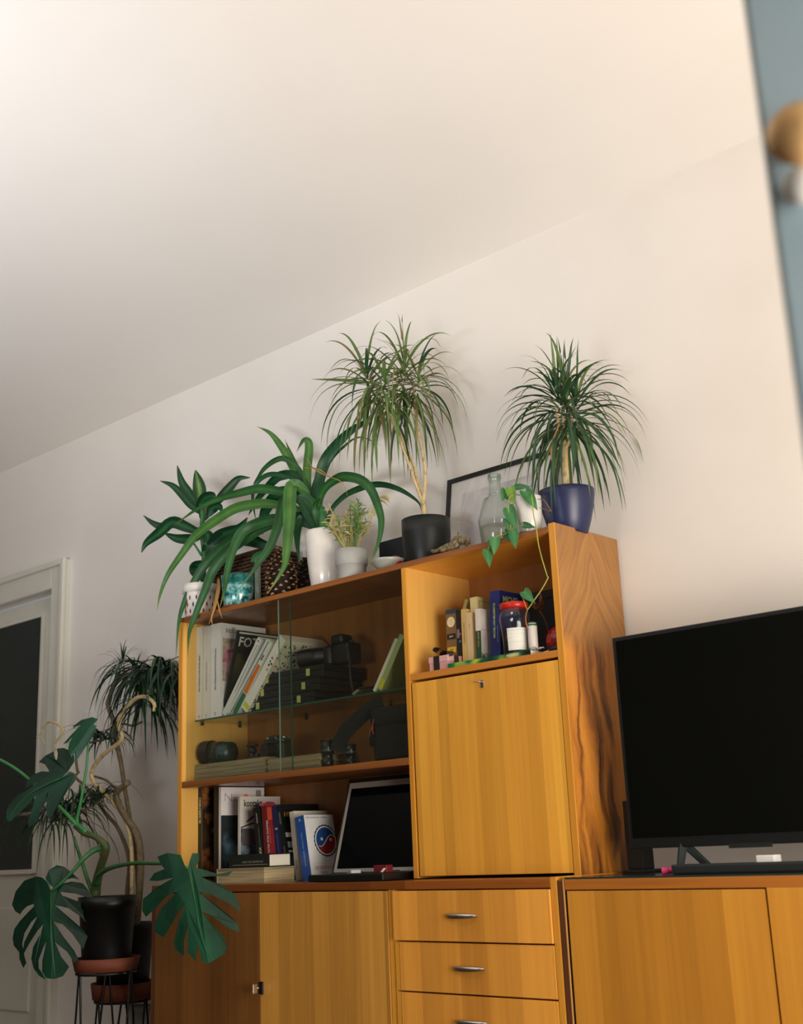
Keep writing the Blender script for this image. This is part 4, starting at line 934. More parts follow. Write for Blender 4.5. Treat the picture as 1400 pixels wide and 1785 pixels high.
bobj('sheet', bm, mat('#d9d4d8', .7), tg)
obj('torn_slip', [(q.x + .018, .016, ZN + .0005), (q.x + .045, .012, ZN + .0005), (q.x + .042, .024, ZN + .008), (q.x + .02, .028, ZN + .006)], [(0, 1, 2, 3)], mat('#cfcac4', .7), tg)
dfl = thing('dried_flower', 'small rust brown dried flower standing against the black box', 'dried flower', PY(938, 1062, .15))
c0 = PY(938, 1060, .15); DF = mat('#7a4428', .8)
lathe('seed_head', [(0, -.008), (.007, -.004), (.008, .002), (.004, .008), (0, .01)], c0, DF, dfl, 12)
for i in range(9):
    a = i * 2.4; d_ = Vector((math.cos(a), math.sin(a) * .5, .35 + .5 * math.sin(i * 1.7)))
    leaf([c0, c0 + d_ * .014, c0 + d_ * .026 + Vector((0, 0, .006))], .010, mat('#8a5030' if i % 2 else '#6b3c22', .8), dfl, prof_lance, .3, CF, name='petal')
tube('stalk', [c0, (c0.x + .02, .16, c0.z - .05), (c0.x + .025, .17, ZN + .015)], .002, DF, dfl, 6)
leaf([c0 + Vector((.008, 0, .01)), c0 + Vector((.014, 0, .03)), c0 + Vector((.012, 0, .05))], .009, mat('#9a5a34', .8), dfl, prof_lance, .3, CF, name='petal')

# ------------------------------------------------------------------ things on top of the bookcase
def pot_at(px, py_rim, hw, Y, z0=ZT):
    P = PY(px, py_rim, Y); r = hw * mpp(P); return Vector((P.x, Y, z0)), r, P.z - z0
def soil(parent, c, r, z): return lathe('soil', [(r, z), (0, z + .004)], c, M_soil, parent, 28)
GP = 'potted plants on the bookcase'
# --- corn plant in white pot with red drops
c, r, h = pot_at(349, 1021, 30.5, .055)
FP = thing('corn_plant', 'dark leaved corn plant in white pot with red drops', 'plant', c, GP)
lathe('pot', [(r * .80, 0), (r * .83, .004), (r * .92, h * .72), (r * .93, h * .74), (r, h * .75), (r * 1.02, h), (r * .95, h), (r * .92, h * .9)], c, mat('#e9e3da', .35), FP, 48)
soil(FP, c, r * .93, h * .9)
va = math.atan2(CAMP.y - c.y, CAMP.x - c.x)
for row, (fz, off) in enumerate(((.14, 0), (.34, .5), (.55, 0))):
    for i in range(14):
        a = 2 * math.pi * (i + off) / 14; rr = r * lerp(.84, .925, fz / .74) + .0006
        e1 = Vector((-math.sin(a), math.cos(a), 0)); e2 = Vector((0, 0, 1)); P = c + Vector((math.cos(a) * rr, math.sin(a) * rr, h * fz))
        vs = [P + e1 * .0035 * math.sin(t * 2 * math.pi / 10) + e2 * .009 * math.cos(t * 2 * math.pi / 10) for t in range(10)]
        obj('glaze_drop', vs, [tuple(range(10))], mat('#a82a24' if (i + row) % 4 else '#4a4a58', .3), FP)
def q4(zx, zy): return 230 + zx * .2357, 730 + zy * .2357
def tr(pts, y0, y1, f=q4):
    n = len(pts); return [PY(*f(*p), lerp(y0, y1, i / (n - 1))) for i, p in enumerate(pts)]
tube('stem', tr([(525, 1225), (535, 1000), (520, 860), (520, 690), (500, 610)], .055, .055), [.010, .011, .010, .009, .005], M_petiole, FP)
tube('stem', tr([(515, 1010), (470, 940), (440, 900)], .055, .03), [.006, .004, .003], M_petiole, FP, 6)
FR = [([(510, 700), (440, 640), (380, 570), (300, 495), (210, 460)], .0, 15, L_frag), ([(490, 640), (430, 560), (370, 470), (335, 345)], .02, 16, L_frag),
      ([(500, 640), (500, 520), (470, 380)], .05, 24, L_fragp), ([(560, 690), (650, 590), (720, 510), (790, 440), (875, 435)], .10, 16, L_frag),
      ([(490, 660), (540, 590), (600, 570), (615, 600)], -.01, 20, L_frag), ([(520, 850), (400, 800), (300, 770), (200, 850), (110, 920), (70, 990)], -.03, 22, L_frag),
      ([(500, 850), (330, 760), (240, 800), (160, 775), (85, 715)], .06, 15, L_frag), ([(520, 870), (430, 890), (330, 885), (240, 845)], .0, 18, L_frag),
      ([(560, 950), (640, 870), (740, 830), (800, 800), (855, 730)], .04, 22, L_frag), ([(570, 940), (700, 880), (850, 880), (960, 920), (1080, 945)], .12, 28, L_frag),
      ([(535, 1000), (570, 930), (560, 860), (540, 840)], .0, 22, L_frag), ([(520, 1190), (480, 1120), (500, 1080), (620, 1060)], .0, 26, L_frag),
      ([(560, 720), (600, 660), (650, 650), (670, 690)], .01, 18, L_frag), ([(530, 880), (500, 840), (440, 820), (370, 780)], .07, 14, L_frag), ([(525, 760), (540, 700), (550, 640)], .05, 20, L_fragp)]
for pts, y1, wpx, m_ in FR:
    P = tr(pts, .055, .055 + y1); leaf(P, wpx * mpp(P[0]), m_, FP, prof_lance, .4, CF * -1, twist=.25)
dry = tr([(640, 1180), (640, 1260), (610, 1400), (570, 1520)], .03, -.02); leaf(dry, .016, L_dry, FP, prof_lance, .8, CF * -1, name='dry_leaf')
dry = tr([(630, 1330), (650, 1420), (670, 1480)], -.01, -.02); leaf(dry, .006, L_dry, FP, prof_lance, .8, CF * -1, name='dry_leaf')
dry = tr([(610, 1400), (590, 1480), (600, 1530)], -.015, -.02); leaf(dry, .006, L_dry, FP, prof_lance, .8, CF * -1, name='dry_leaf')
# --- turquoise glazed cup
c, r, h = pot_at(415, 1004, 29.5, .055)
TQ = thing('glazed_cup', 'turquoise speckled ceramic cup in front of the wicker basket', 'cup', c)
def glaze():
    m, nt, b = nodes('turquoise_glaze'); sset(b, rough=.18, coat=.5)
    tc = nt.nodes.new('ShaderNodeTexCoord'); n = nt.nodes.new('ShaderNodeTexNoise'); n.inputs['Scale'].default_value = 38; n.inputs['Detail'].default_value = 3; nt.links.new(tc.outputs['Object'], n.inputs['Vector'])
    v = nt.nodes.new('ShaderNodeTexVoronoi'); v.inputs['Scale'].default_value = 70; nt.links.new(tc.outputs['Object'], v.inputs['Vector'])
    sp = nt.nodes.new('ShaderNodeSeparateXYZ'); nt.links.new(tc.outputs['Object'], sp.inputs[0])
    r1 = ramp(nt, [(.36, srgb('#0d4a4a')), (.48, srgb('#3f9a98')), (.6, srgb('#a9cfc8'))]); nt.links.new(n.outputs['Fac'], r1.inputs[0])
    r2 = ramp(nt, [(.0, srgb('#0d3a3c')), (.16, srgb('#0d3a3c')), (.24, (1, 1, 1, 1))]); nt.links.new(v.outputs['Distance'], r2.inputs[0])
    c1 = mixc(nt, .8, r1.outputs[0], r2.outputs[0], 'MULTIPLY')
    hz_ = math_node(nt, 'ADD', sp.outputs[2], math_node(nt, 'MULTIPLY', n.outputs['Fac'], .03)); r3 = ramp(nt, [(.0, (0, 0, 0, 1)), (.5, (0, 0, 0, 1)), (.56, (1, 1, 1, 1))])
    mr = nt.nodes.new('ShaderNodeMapRange'); mr.inputs[1].default_value = -.055; mr.inputs[2].default_value = .125; nt.links.new(hz_, mr.inputs[0]); nt.links.new(mr.outputs[0], r3.inputs[0])
    nt.links.new(mixc(nt, r3.outputs[0], c1, srgb('#176a64')), b.inputs['Base Color']); return m
lathe('body', [(r * .78, 0), (r * .82, .004), (r * .90, h * .4), (r * .98, h * .85), (r * 1.0, h), (r * .94, h), (r * .90, h * .6), (r * .75, .01), (0, .01)], c, glaze(), TQ, 48)
lathe('cork_mat', [(r * .95, .0003), (r * .95, .0045)], c - Vector((0, 0, 0)), mat('#7a3a26', .7), TQ, 40)
# --- wicker basket
WB = thing('wicker_basket', 'small dark brown woven basket behind the turquoise cup', 'basket', PY(425, 1000, .2))
x0, x1 = PY(372, 985, .16).x, PY(443, 985, .16).x; zt = PY(430, 966, .16).z; y0, y1 = .16, .325
x1 = x0 + .33
M_wk = mottled('wicker', ['#2a1a10', '#5a3c22', '#3c2818'], 90, .7, bump=.4)
vs, fs = [], []; rows = 17
def rrect(t, e):
    per = [(x0 - e, y0 - e), (x1 + e, y0 - e), (x1 + e, y1 + e), (x0 - e, y1 + e)]
    s_ = t * 4; k = int(s_) % 4; f_ = s_ - int(s_); a, b2 = per[k], per[(k + 1) % 4]; return lerp(a[0], b2[0], f_), lerp(a[1], b2[1], f_)
for k in range(rows):
    z = lerp(ZT + .006, zt - .006, k / (rows - 1)); pts = []
    for i in range(120):
        e = .0035 * math.sin(i * math.pi / 1.5 + (k % 2) * math.pi); x, y = rrect(i / 120, e); pts.append(Vector((x, y, z)))
    pts.append(pts[0]); tube_data(pts, .0066, 5, vs, fs)
wv = obj('woven_strands', vs, fs, M_wk, WB, True); wv['kind'] = 'stuff'
box('inner_wall', x0 + .004, x1 - .004, y0 + .004, y1 - .004, ZT + .001, zt - .004, mat('#1c120b', .8), WB, .004)
pts = [Vector((*rrect(i / 40, 0), zt)) for i in range(41)]; vs, fs = tube_data(pts, .009, 7); obj('rim', vs, fs, M_wk, WB, True)
# --- glass tube vase with two leaves
c, r, h = pot_at(449, 973, 5.2, .035)
TV2 = thing('tube_vase', 'slim clear glass tube holding a two leaved cutting', 'vase', c)
lathe('glass', [(r * .96, 0), (r, .002), (r, h), (r * .9, h), (r * .9, .006), (0, .006)], c, thinglass('tube_glass', (.88, .92, .88, 1), 1.5, .03, .12), TV2, 24)
lathe('water', [(r * .86, .008), (r * .86, h * .5), (0, h * .5)], c, thinglass('still_water', (.80, .86, .80, 1), 1.33), TV2, 20)
tube('stem', [c + Vector((0, 0, .01)), c + Vector((.003, 0, h * .6)), c + Vector((0, 0, h + .012))], .0015, M_petiole, TV2, 6)
def heart(parent, base, tip, width, m, cup=.25, name='leaf', facing=None):
    base, tip = Vector(base), Vector(tip); d = tip - base; L = d.length; d.normalize(); f = facing or (CAMP - base).normalized(); s = d.cross(f).normalized(); n = s.cross(d)
    prof = [(-.10, .16), (-.13, .26), (-.10, .38), (0, .47), (.14, .5), (.30, .47), (.5, .37), (.7, .23), (.86, .10), (.95, .035)]
    mid = [0, .15, .3, .5, .7, .86, .95, 1.0]
    vs = []; uvs = []
    def P(u, v):  # u across, v along
        return base + d * (v * L) + s * (u * width) + n * (cup * abs(u) * width * .5 - .25 * cup * L * max(0, v - .3) ** 2)
    M_ = [P(0, v) for v in mid]; vs += M_; uvs += [(.5, v) for v in mid]
    for sg in (-1, 1):
        vs += [P(sg * u, v) for v, u in prof]; uvs += [(.5 + sg * u, max(0, v)) for v, u in prof]
    k = len(mid); n1 = len(prof); fs = []
    for sg, o_ in ((0, k), (1, k + n1)):
        lp = [0] + [o_ + i for i in range(n1)] + [k - 1] + list(range(k - 2, 0, -1))
        # quads between midrib and margin
        quads = [(0, o_, o_ + 1), (0, o_ + 1, o_ + 2), (0, o_ + 2, o_ + 3), (0, o_ + 3, o_ + 4, 1), (1, o_ + 4, o_ + 5, 2), (2, o_ + 5, o_ + 6, 3), (3, o_ + 6, o_ + 7, 4), (4, o_ + 7, o_ + 8, 5), (5, o_ + 8, o_ + 9, 6), (6, o_ + 9, 7)]
        fs += quads if sg == 0 else [tuple(reversed(q_)) for q_ in quads]
    return obj(name, vs, fs, m, parent, True, uvs)
heart(TV2, PY(448, 972, .03), PY(464, 958, .03), .034, L_heart); heart(TV2, PY(447, 970, .03), PY(437, 981, .03), .028, L_heart)
# --- pine cones
def conemat(dark):
    m, nt, b = nodes('cone_scale_dark' if dark else 'cone_scale'); sset(b, rough=.75)
    tc = nt.nodes.new('ShaderNodeTexCoord'); sx = nt.nodes.new('ShaderNodeSeparateXYZ'); nt.links.new(tc.outputs['Object'], sx.inputs[0])
    cs = ['#1c110a', '#3a2415', '#a87a4c'] if not dark else ['#140c07', '#26180e', '#4a3320']
    r = ramp(nt, [(.3, srgb(cs[0])), (.6, srgb(cs[1])), (.9, srgb(cs[2]))]); nt.links.new(sx.outputs[1], r.inputs[0]); nt.links.new(r.outputs[0], b.inputs['Base Color']); return m
def cone(px, pyt, pyb, Y, hw, lab, dark):
    T_ = PY(px, pyt, Y); c = Vector((T_.x, Y, ZT)); H = T_.z - ZT; r = hw * mpp(T_)
    o = thing('pine_cone', lab, 'pine cone', c, 'pine cones')
    lathe('core', [(r * .35, .002), (r * .6, H * .12), (r * .58, H * .4), (r * .4, H * .7), (r * .12, H * .94), (0, H * .97)], c, mat('#20140d', .9), o, 16)
    me = None; n = 120; col = conemat(dark)
    for i in range(n):
        f = (i + .5) / n; z = H * (.03 + .93 * f ** .95); rr = r * (math.sin(math.pi * (.30 + .68 * f)) ** .85) * 1.0
        a = i * 2.39996; rad = Vector((math.cos(a), math.sin(a), 0)); tg_ = Vector((-math.sin(a), math.cos(a), 0)); up = Vector((0, 0, 1)); k_ = lerp(-.05, 1.1, f ** 1.6)
        d_ = (rad + up * k_).normalized(); nn = d_.cross(tg_)
        if me is None:
            L = 1.0
            vs = [(-.14, 0, 0), (.14, 0, 0), (.30, .62, .02), (.22, .95, .10), (0, 1.02, .13), (-.22, .95, .10), (-.30, .62, .02), (0, .9, -.12)]
            fsx = [(0, 1, 2, 3, 4, 5, 6), (0, 7, 1), (1, 7, 2), (2, 7, 3), (3, 7, 4), (4, 7, 5), (5, 7, 6), (6, 7, 0)]
            me = bpy.data.meshes.new('scale'); me.from_pydata(vs, [], fsx); me.materials.append(col)
        so = bpy.data.objects.new('scale', me); COL.objects.link(so); so.parent = o
        S = lerp(.026, .015, f)
        P = rad * max(0, rr - S * .8) + up * z
        Mx = Matrix((tg_ * S * 1.25, d_ * S, nn * -S * 1.6)).transposed().to_4x4(); Mx.translation = P; so.matrix_basis = Mx
    return o
cone(490, 952, 1035, .06, 27, 'large upright pine cone left of the white pot', False)
cone(532, 972, 1020, .17, 27, 'darker second pine cone half hidden behind the white pot', True)
# --- strap leaved plant in tall white pot
c, r, h = pot_at(568, 928, 37, .10)
SPL = thing('strap_leaf_plant', 'arching broad strap leaved plant in tall white ceramic pot', 'plant', c, GP)
lathe('pot', [(r * .70, 0), (r * .73, .004), (r * .84, h * .3), (r * .94, h * .65), (r, h * .94), (r * .99, h), (r * .92, h), (r * .9, h * .92)], c, mat('#ece5db', .22, coat=.4), SPL, 56)
soil(SPL, c, r * .91, h * .92)
def q5(zx, zy): return 500 + zx * .2286, 740 + zy * .2286
def qp(x, y): return x, y
SP = [([(1380, 790), (1320, 640), (1250, 480), (1180, 330), (1100, 200), (1020, 105), (920, 55)], .08, 17, L_strapl, q4), ([(1360, 760), (1290, 560), (1220, 370), (1130, 150)], .10, 14, L_strapl, q4),
      ([(1370, 760), (1310, 560), (1295, 400), (1310, 220), (1300, 165), (1265, 165), (1215, 250)], .06, 16, L_strapl, q4),
      ([(1370, 740), (1240, 580), (1080, 535), (940, 520), (800, 550), (640, 595), (480, 670), (310, 790)], -.10, 17, L_strap, q4),
      ([(1370, 790), (1200, 660), (1060, 635), (950, 630), (780, 660), (640, 740), (480, 860), (380, 990), (270, 1150), (210, 1300), (185, 1430)], -.12, 19, L_strapl, q4),
      ([(553, 918), (513, 905), (477, 904), (442, 916), (395, 949), (362, 980), (343, 1008), (324, 1045), (312, 1085), (306, 1159)], -.14, 20, L_strap, qp),
      ([(552, 920), (510, 908), (470, 916), (434, 935), (398, 962), (372, 995), (358, 1030), (340, 1075), (330, 1105), (327, 1150)], -.15, 20, L_strap, qp),
      ([(1360, 720), (1260, 520), (1190, 490), (1172, 560), (1170, 700), (1160, 850), (1145, 1000), (1120, 1110), (1000, 1300)], -.16, 24, L_strapl, q4),
      ([(1330, 700), (1230, 560), (1140, 580), (1105, 680), (1080, 800), (1020, 950), (950, 1050), (880, 1150), (790, 1260)], -.15, 18, L_strap, q4),
      ([(1350, 720), (1200, 560), (1090, 560), (1000, 660), (965, 780), (970, 860)], .06, 24, L_strapd, q4), ([(1340, 640), (1230, 440), (1120, 420), (1040, 470), (920, 610), (860, 720)], .06, 18, L_strapd, q4),
      ([(1340, 600), (1240, 380), (1140, 300), (1060, 310), (980, 370), (930, 440), (890, 490)], .10, 11, L_strap, q4), ([(1350, 640), (1230, 470), (1120, 420), (1010, 415), (930, 470), (895, 560), (905, 680), (920, 760)], -.04, 9, L_strapd, q4),
      ([(1370, 800), (1280, 740), (1235, 780), (1225, 900), (1240, 1080)], -.08, 17, L_strapd, q4), ([(1370, 800), (1200, 730), (1060, 745), (900, 790), (810, 850), (755, 960), (710, 1120), (690, 1250), (650, 1400)], -.17, 20, L_strap, q4),
      ([(557, 927), (550, 880), (557, 831), (568, 799), (591, 770), (614, 749), (640, 733), (660, 712)], .06, 19, L_strapd, qp), ([(557, 927), (560, 880), (563, 840), (575, 805), (600, 778), (628, 762), (668, 778)], .10, 6, L_strap, qp),
      ([(270, 830), (240, 640), (280, 500), (370, 420), (450, 397), (560, 420), (640, 490), (690, 600), (722, 720), (712, 850), (670, 980), (615, 1075)], -.13, 17, L_strap, q5),
      ([(300, 820), (330, 670), (420, 560), (520, 500), (650, 460), (750, 460), (850, 490), (940, 540), (1010, 600), (1030, 670)], .06, 11, L_strapd, q5),
      ([(250, 820), (180, 700), (110, 570), (60, 560)], -.05, 22, L_strapd, q5), ([(260, 830), (150, 730), (60, 720), (20, 760)], -.06, 24, L_strapd, q5), ([(250, 800), (210, 640), (150, 560), (90, 480)], -.03, 20, L_strap, q5), ([(260, 820), (225, 620), (215, 470), (250, 330)], .08, 15, L_strapd, q5), ([(280, 820), (235, 740), (215, 640), (230, 590), (270, 545)], -.05, 12, L_strap, q5)]
for pts, y1, wpx, m_, f_ in SP:
    P = tr(pts, .10, .10 + y1, f_); leaf(P, wpx * mpp(P[0]), m_, SPL, prof_strap, .35, CF * -1, twist=.2)
tube('stem', [c + Vector((0, 0, h * .9)), c + Vector((-.01, 0, h + .05)), c + Vector((-.02, 0, h + .10))], [.022, .020, .012], M_petiole, SPL)
for pts in ([(150, 250), (200, 330), (300, 390), (420, 440), (470, 560)], [(130, 330), (240, 340), (330, 400)]):
    P = tr(pts, .03, .02, q5); leaf(P, .004, L_dry, SPL, prof_lance, .3, CF * -1, name='dry_leaf')
# --- grey two tier pot with bleached grass
c, r, h = pot_at(612, 960, 28.5, .05)
GRP = thing('grass_plant', 'wispy half dried variegated grass in small grey ribbed pot', 'plant', c, GP)
lathe('pot', [(r * .84, 0), (r * .86, .002), (r * .90, h * .44), (r * .96, h * .46), (r * .98, h * .49), (r * .98, h * .52), (r, h * .54), (r * 1.0, h), (r * .94, h), (r * .92, h * .9)], c, mat('#a9a8a2', .55), GRP, 48)
soil(GRP, c, r * .93, h * .92)
def tuft(cols, n, nm, seed):
    rg = random.Random(seed); vs, fs, uvs = [], [], []
    for i in range(n):
        a = rg.uniform(0, 2 * math.pi); e = rg.uniform(0, .8); H = rg.uniform(.09, .20)
        base = c + Vector((math.cos(a) * r * .25, math.sin(a) * r * .25, h * .92)); d_ = Vector((math.cos(a) * e, math.sin(a) * e * .7, 1)).normalized()
        top = base + d_ * H; ribbon_data([base, base + d_ * H * .5, top], .0028, lambda t: 1.0, .1, CF, 0, vs, fs, uvs)
        for k in range(rg.randint(4, 7)):
            s0 = base.lerp(top, rg.uniform(.45, 1.0)); b2 = rg.uniform(0, 2 * math.pi); dd = (d_ * .4 + Vector((math.cos(b2), math.sin(b2) * .7, rg.uniform(-.2, .7)))).normalized(); L = rg.uniform(.022, .05)
            ribbon_data([s0, s0 + dd * L * .5, s0 + dd * L + Vector((0, 0, -.008))], rg.uniform(.0035, .0065), prof_lance, .3, CF, 0, vs, fs, uvs)
    o = obj(nm, vs, fs, cols, GRP, True, uvs); o['kind'] = 'stuff'
tuft(leafmat('bleached_grass', '#d3bf8c', '#c2a96e'), 24, 'dry_blades', 3); tuft(leafmat('green_grass', '#7d9a4c', '#5f8440'), 24, 'green_blades', 4)
vs, fs, uvs = [], [], []; hb = PY(660, 880, .06)
for i in range(30):
    t = i / 29; s0 = PY(lerp(640, 668, t), lerp(895, 862, t), .05); dd = Vector((.35 + .4 * rnd.random(), .35, -.25 - .5 * rnd.random())); L = rnd.uniform(.03, .06)
    ribbon_data([s0, s0 + dd * L * .5 + Vector((0, 0, .006)), s0 + dd * L], .006, prof_lance, .3, CF, 0, vs, fs, uvs)
hd = obj('seed_plume', vs, fs, leafmat('plume', '#e2d3aa', '#d3c08e'), GRP, True, uvs); hd['kind'] = 'stuff'
tube('plume_stalk', [c + Vector((0, 0, h * .92)), PY(625, 915, .05), PY(645, 885, .05), PY(668, 862, .05)], .0015, mat('#b8a86a', .6), GRP, 5)
# --- dish with tomato, dark card
c = PY(676, 990, .05); c = Vector((c.x, .05, ZT)); rd = 33 * mpp(c)
DH = thing('shallow_dish', 'pale grey shallow dish near the shelf edge', 'dish', c)
zr = PY(676, 978, .05).z - ZT
lathe('bowl', [(rd * .45, 0), (rd * .5, .002), (rd * .85, zr * .75), (rd, zr), (rd * .97, zr + .001), (rd * .8, zr * .75), (rd * .4, .006), (0, .006)], c, mat('#a9ab9f', .3), DH, 48)
lathe('foot_ring', [(rd * .42, .0002), (rd * .45, .003)], c, mat('#8d8f84', .4), DH, 36, False)
tc_ = PY(689, 975, .055); tm = thing('tomato', 'red round fruit resting in the pale dish', 'fruit', (tc_.x, .055, ZT + .007)); rt_ = .024
lathe('flesh', [(0, 0), (rt_ * .6, .003), (rt_, rt_ * .8), (rt_ * .95, rt_ * 1.15), (rt_ * .6, rt_ * 1.55), (rt_ * .15, rt_ * 1.62), (0, rt_ * 1.55)], (tc_.x, .055, ZT + .0065), mat('#b8322a', .3), tm, 28)
tube('stalk', [(tc_.x, .055, ZT + .0065 + rt_ * 1.52), (tc_.x + .003, .055, ZT + .0065 + rt_ * 1.75)], .0018, M_petiole, tm, 6, 2)
k0, k1 = PY(661, 960, .25).x, PY(722, 945, .25).x; kz = PY(661, 946, .25).z
cdn = thing('navy_folder', 'dark navy card folder standing behind the dish', 'folder', ((k0 + k1) / 2, .26, ZT))
box('front_board', k0, k1, .25, .253, ZT, kz, mat('#11141f', .6), cdn, .0005); box('rear_board', k0, k1, .259, .262, ZT, kz - .002, mat('#11141f', .6), cdn, .0005); box('paper_sheets', k0 + .003, k1 - .003, .253, .259, ZT, kz - .004, M_paper, cdn, 0)

# ------------------------------------------------------------------ dragon trees
def drop_leaf(P0, d, L, w, m, parent, sag, rg, name='leaf'):
    pts = [Vector(P0)]; d = Vector(d).normalized(); n = 7
    for i in range(n):
        pts.append(pts[-1] + d * (L / n)); d = (d + Vector((0, 0, -sag * (i + 1) / n)) + Vector((rg.uniform(-.05, .05), rg.uniform(-.05, .05), 0))).normalized()
    return leaf(pts, w, m, parent, lambda t: min(1, .5 + t * 2.5) * (1 - max(0, (t - .35) / .65) ** 1.5), .3, None, rg.uniform(-.5, .5), name, 2)
def crown(parent, C, axis, n, L, seed, mats, el=(85, -25), spread=.10, w=.011, sag=(.25, .75), squash=.8):
    rg = random.Random(seed); axis = Vector(axis).normalized()
    for i in range(n):
        f = (i + .5) / n; a = i * 2.39996 + rg.uniform(-.25, .25); e = math.radians(lerp(el[0], el[1], f ** .8) + rg.uniform(-10, 10))
        d = Vector((math.cos(a) * math.cos(e), math.sin(a) * math.cos(e) * squash, math.sin(e)))
        P0 = Vector(C) - axis * (spread * f) + d * .006
        ll = L * lerp(.62, 1.08, min(1, f * 1.6)) * rg.uniform(.8, 1.12)
        k = rg.random(); m = mats[0] if k < .6 else mats[1] if k < .88 else mats[2]
        drop_leaf(P0, d, ll, w * rg.uniform(.8, 1.15), m, parent, lerp(sag[0], sag[1], f) * rg.uniform(.85, 1.2), rg)
# --- tall one in the black pot
c, r, h = pot_at(742, 907, 42.5, .13)
BP = thing('dragon_tree', 'tall dragon tree with pale forked stems in matt black pot', 'plant', c, GP)
lathe('pot', [(r * .86, 0), (r * .89, .004), (r * .96, h * .35), (r, h * .7), (r, h), (r * .94, h), (r * .92, h * .9)], c, mat('#0c1210', .42), BP, 56)
soil(BP, c, r * .93, h * .9)
# little crescent mark on the pot
va = math.atan2(CAMP.y - c.y, CAMP.x - c.x) + .95
mk = [c + Vector((math.cos(va + .10 * math.cos(t)) * (r + .0008), math.sin(va + .10 * math.cos(t)) * (r + .0008), h * .38 + .009 * math.sin(t))) for t in [-1.5 + i * .3 for i in range(11)]]
tube('crescent_mark', mk, .0006, mat('#c8ccc6', .5), BP, 4, 0)
def st(pts, rr, Y0=.13, Y1=None, par=None, m=None):
    n = len(pts); return tube('stem', [PY(x, y, lerp(Y0, Y1 if Y1 is not None else Y0, i / (n - 1))) for i, (x, y) in enumerate(pts)], rr, m or M_stem, par)
st([(741, 915), (740, 895), (737, 875)], [.011, .0095, .009], .13, .13, BP)
st([(737, 876), (727, 850), (714, 812), (702, 780), (688, 742), (668, 702), (655, 672)], [.006, .005, .005, .005, .005, .0045, .004], .13, .06, BP)
st([(737, 876), (730, 850), (722, 815), (712, 790), (700, 762), (692, 730), (690, 690), (694, 655)], [.006, .0055, .005, .005, .005, .005, .004, .004], .13, .14, BP)
st([(738, 876), (741, 845), (741, 815), (736, 785), (730, 755), (724, 720), (722, 690), (718, 660)], [.008, .007, .006, .006, .0055, .005, .004, .004], .13, .18, BP)
MT = [L_marg, L_margy, L_marg2]
crown(BP, PY(638, 652, .07), (-.3, 0, 1), 40, .30, 11, MT, el=(80, -45), spread=.10, sag=(.5, 1.25))
crown(BP, PY(670, 660, .04), (0, 0, 1), 46, .31, 12, MT, el=(55, -50), spread=.09, sag=(.6, 1.35))
crown(BP, PY(704, 634, .14), (.1, 0, 1), 46, .30, 13, MT, el=(88, -40), spread=.13, sag=(.4, 1.2))
crown(BP, PY(728, 652, .17), (.1, 0, 1), 36, .28, 14, MT, el=(65, -50), spread=.09, sag=(.5, 1.3), squash=.6)
for pts, w_ in (([(655, 668), (620, 664), (580, 662), (541, 661)], .012), ([(668, 690), (655, 730), (656, 790), (658, 826)], .012), ([(640, 690), (636, 740), (638, 790)], .012)):
    leaf([PY(x, y, .05) for x, y in pts], w_, L_marg, BP, prof_strap, .3, CF * -1)
tube('sprout', [c + Vector((.02, -.02, h * .9)), c + Vector((.021, -.02, h + .014))], .001, mat('#a04a30', .6), BP, 5, 2)
# --- blue pot
c, r, h = pot_at(987, 857, 49, .145)
UP = thing('dragon_tree', 'bushy dragon tree in glossy dark blue pot at the shelf end', 'plant', c, GP)
lathe('pot', [(r * .62, 0), (r * .66, .004), (r * .80, h * .30), (r * .92, h * .60), (r * .99, h * .88), (r, h), (r * .95, h), (r * .93, h * .9)], c, mat('#20264c', .38), UP, 60)
soil(UP, c, r * .94, h * .92)
st([(986, 855), (986, 830), (984, 800), (983, 778)], [.013, .012, .012, .013], .145, .145, UP)
st([(983, 780), (976, 768), (974, 745), (970, 712)], [.008, .006, .006, .005], .145, .12, UP); st([(984, 780), (984, 760), (981, 735), (983, 690)], [.008, .007, .006, .005], .145, .15, UP); st([(985, 780), (993, 768), (995, 745), (1000, 710)], [.008, .006, .005, .005], .145, .17, UP)
MT2 = [L_marg2, L_marg, L_marg2]
crown(UP, PY(972, 688, .12), (-.15, 0, 1), 50, .30, 21, MT2, el=(85, -45), spread=.12, sag=(.4, 1.2))
crown(UP, PY(985, 680, .15), (0, 0, 1), 50, .29, 22, MT2, el=(88, -35), spread=.13, sag=(.25, 1.05))
crown(UP, PY(1004, 698, .17), (.2, 0, 1), 44, .29, 23, MT2, el=(75, -45), spread=.11, sag=(.4, 1.15), squash=.6)
for pts, w_, m_ in (([(1000, 720), (1030, 740), (1060, 780), (1086, 822)], .010, L_marg2), ([(1005, 720), (1040, 725), (1068, 760), (1080, 805)], .009, L_marg2), ([(975, 740), (962, 775), (963, 805), (971, 815)], .007, L_dry), ([(990, 740), (1000, 790), (999, 835)], .013, L_marg2), ([(960, 720), (935, 760), (930, 820), (928, 862)], .011, L_marg2)):
    leaf([PY(x, y, .08) for x, y in pts], w_, m_, UP, prof_strap, .3, CF * -1)
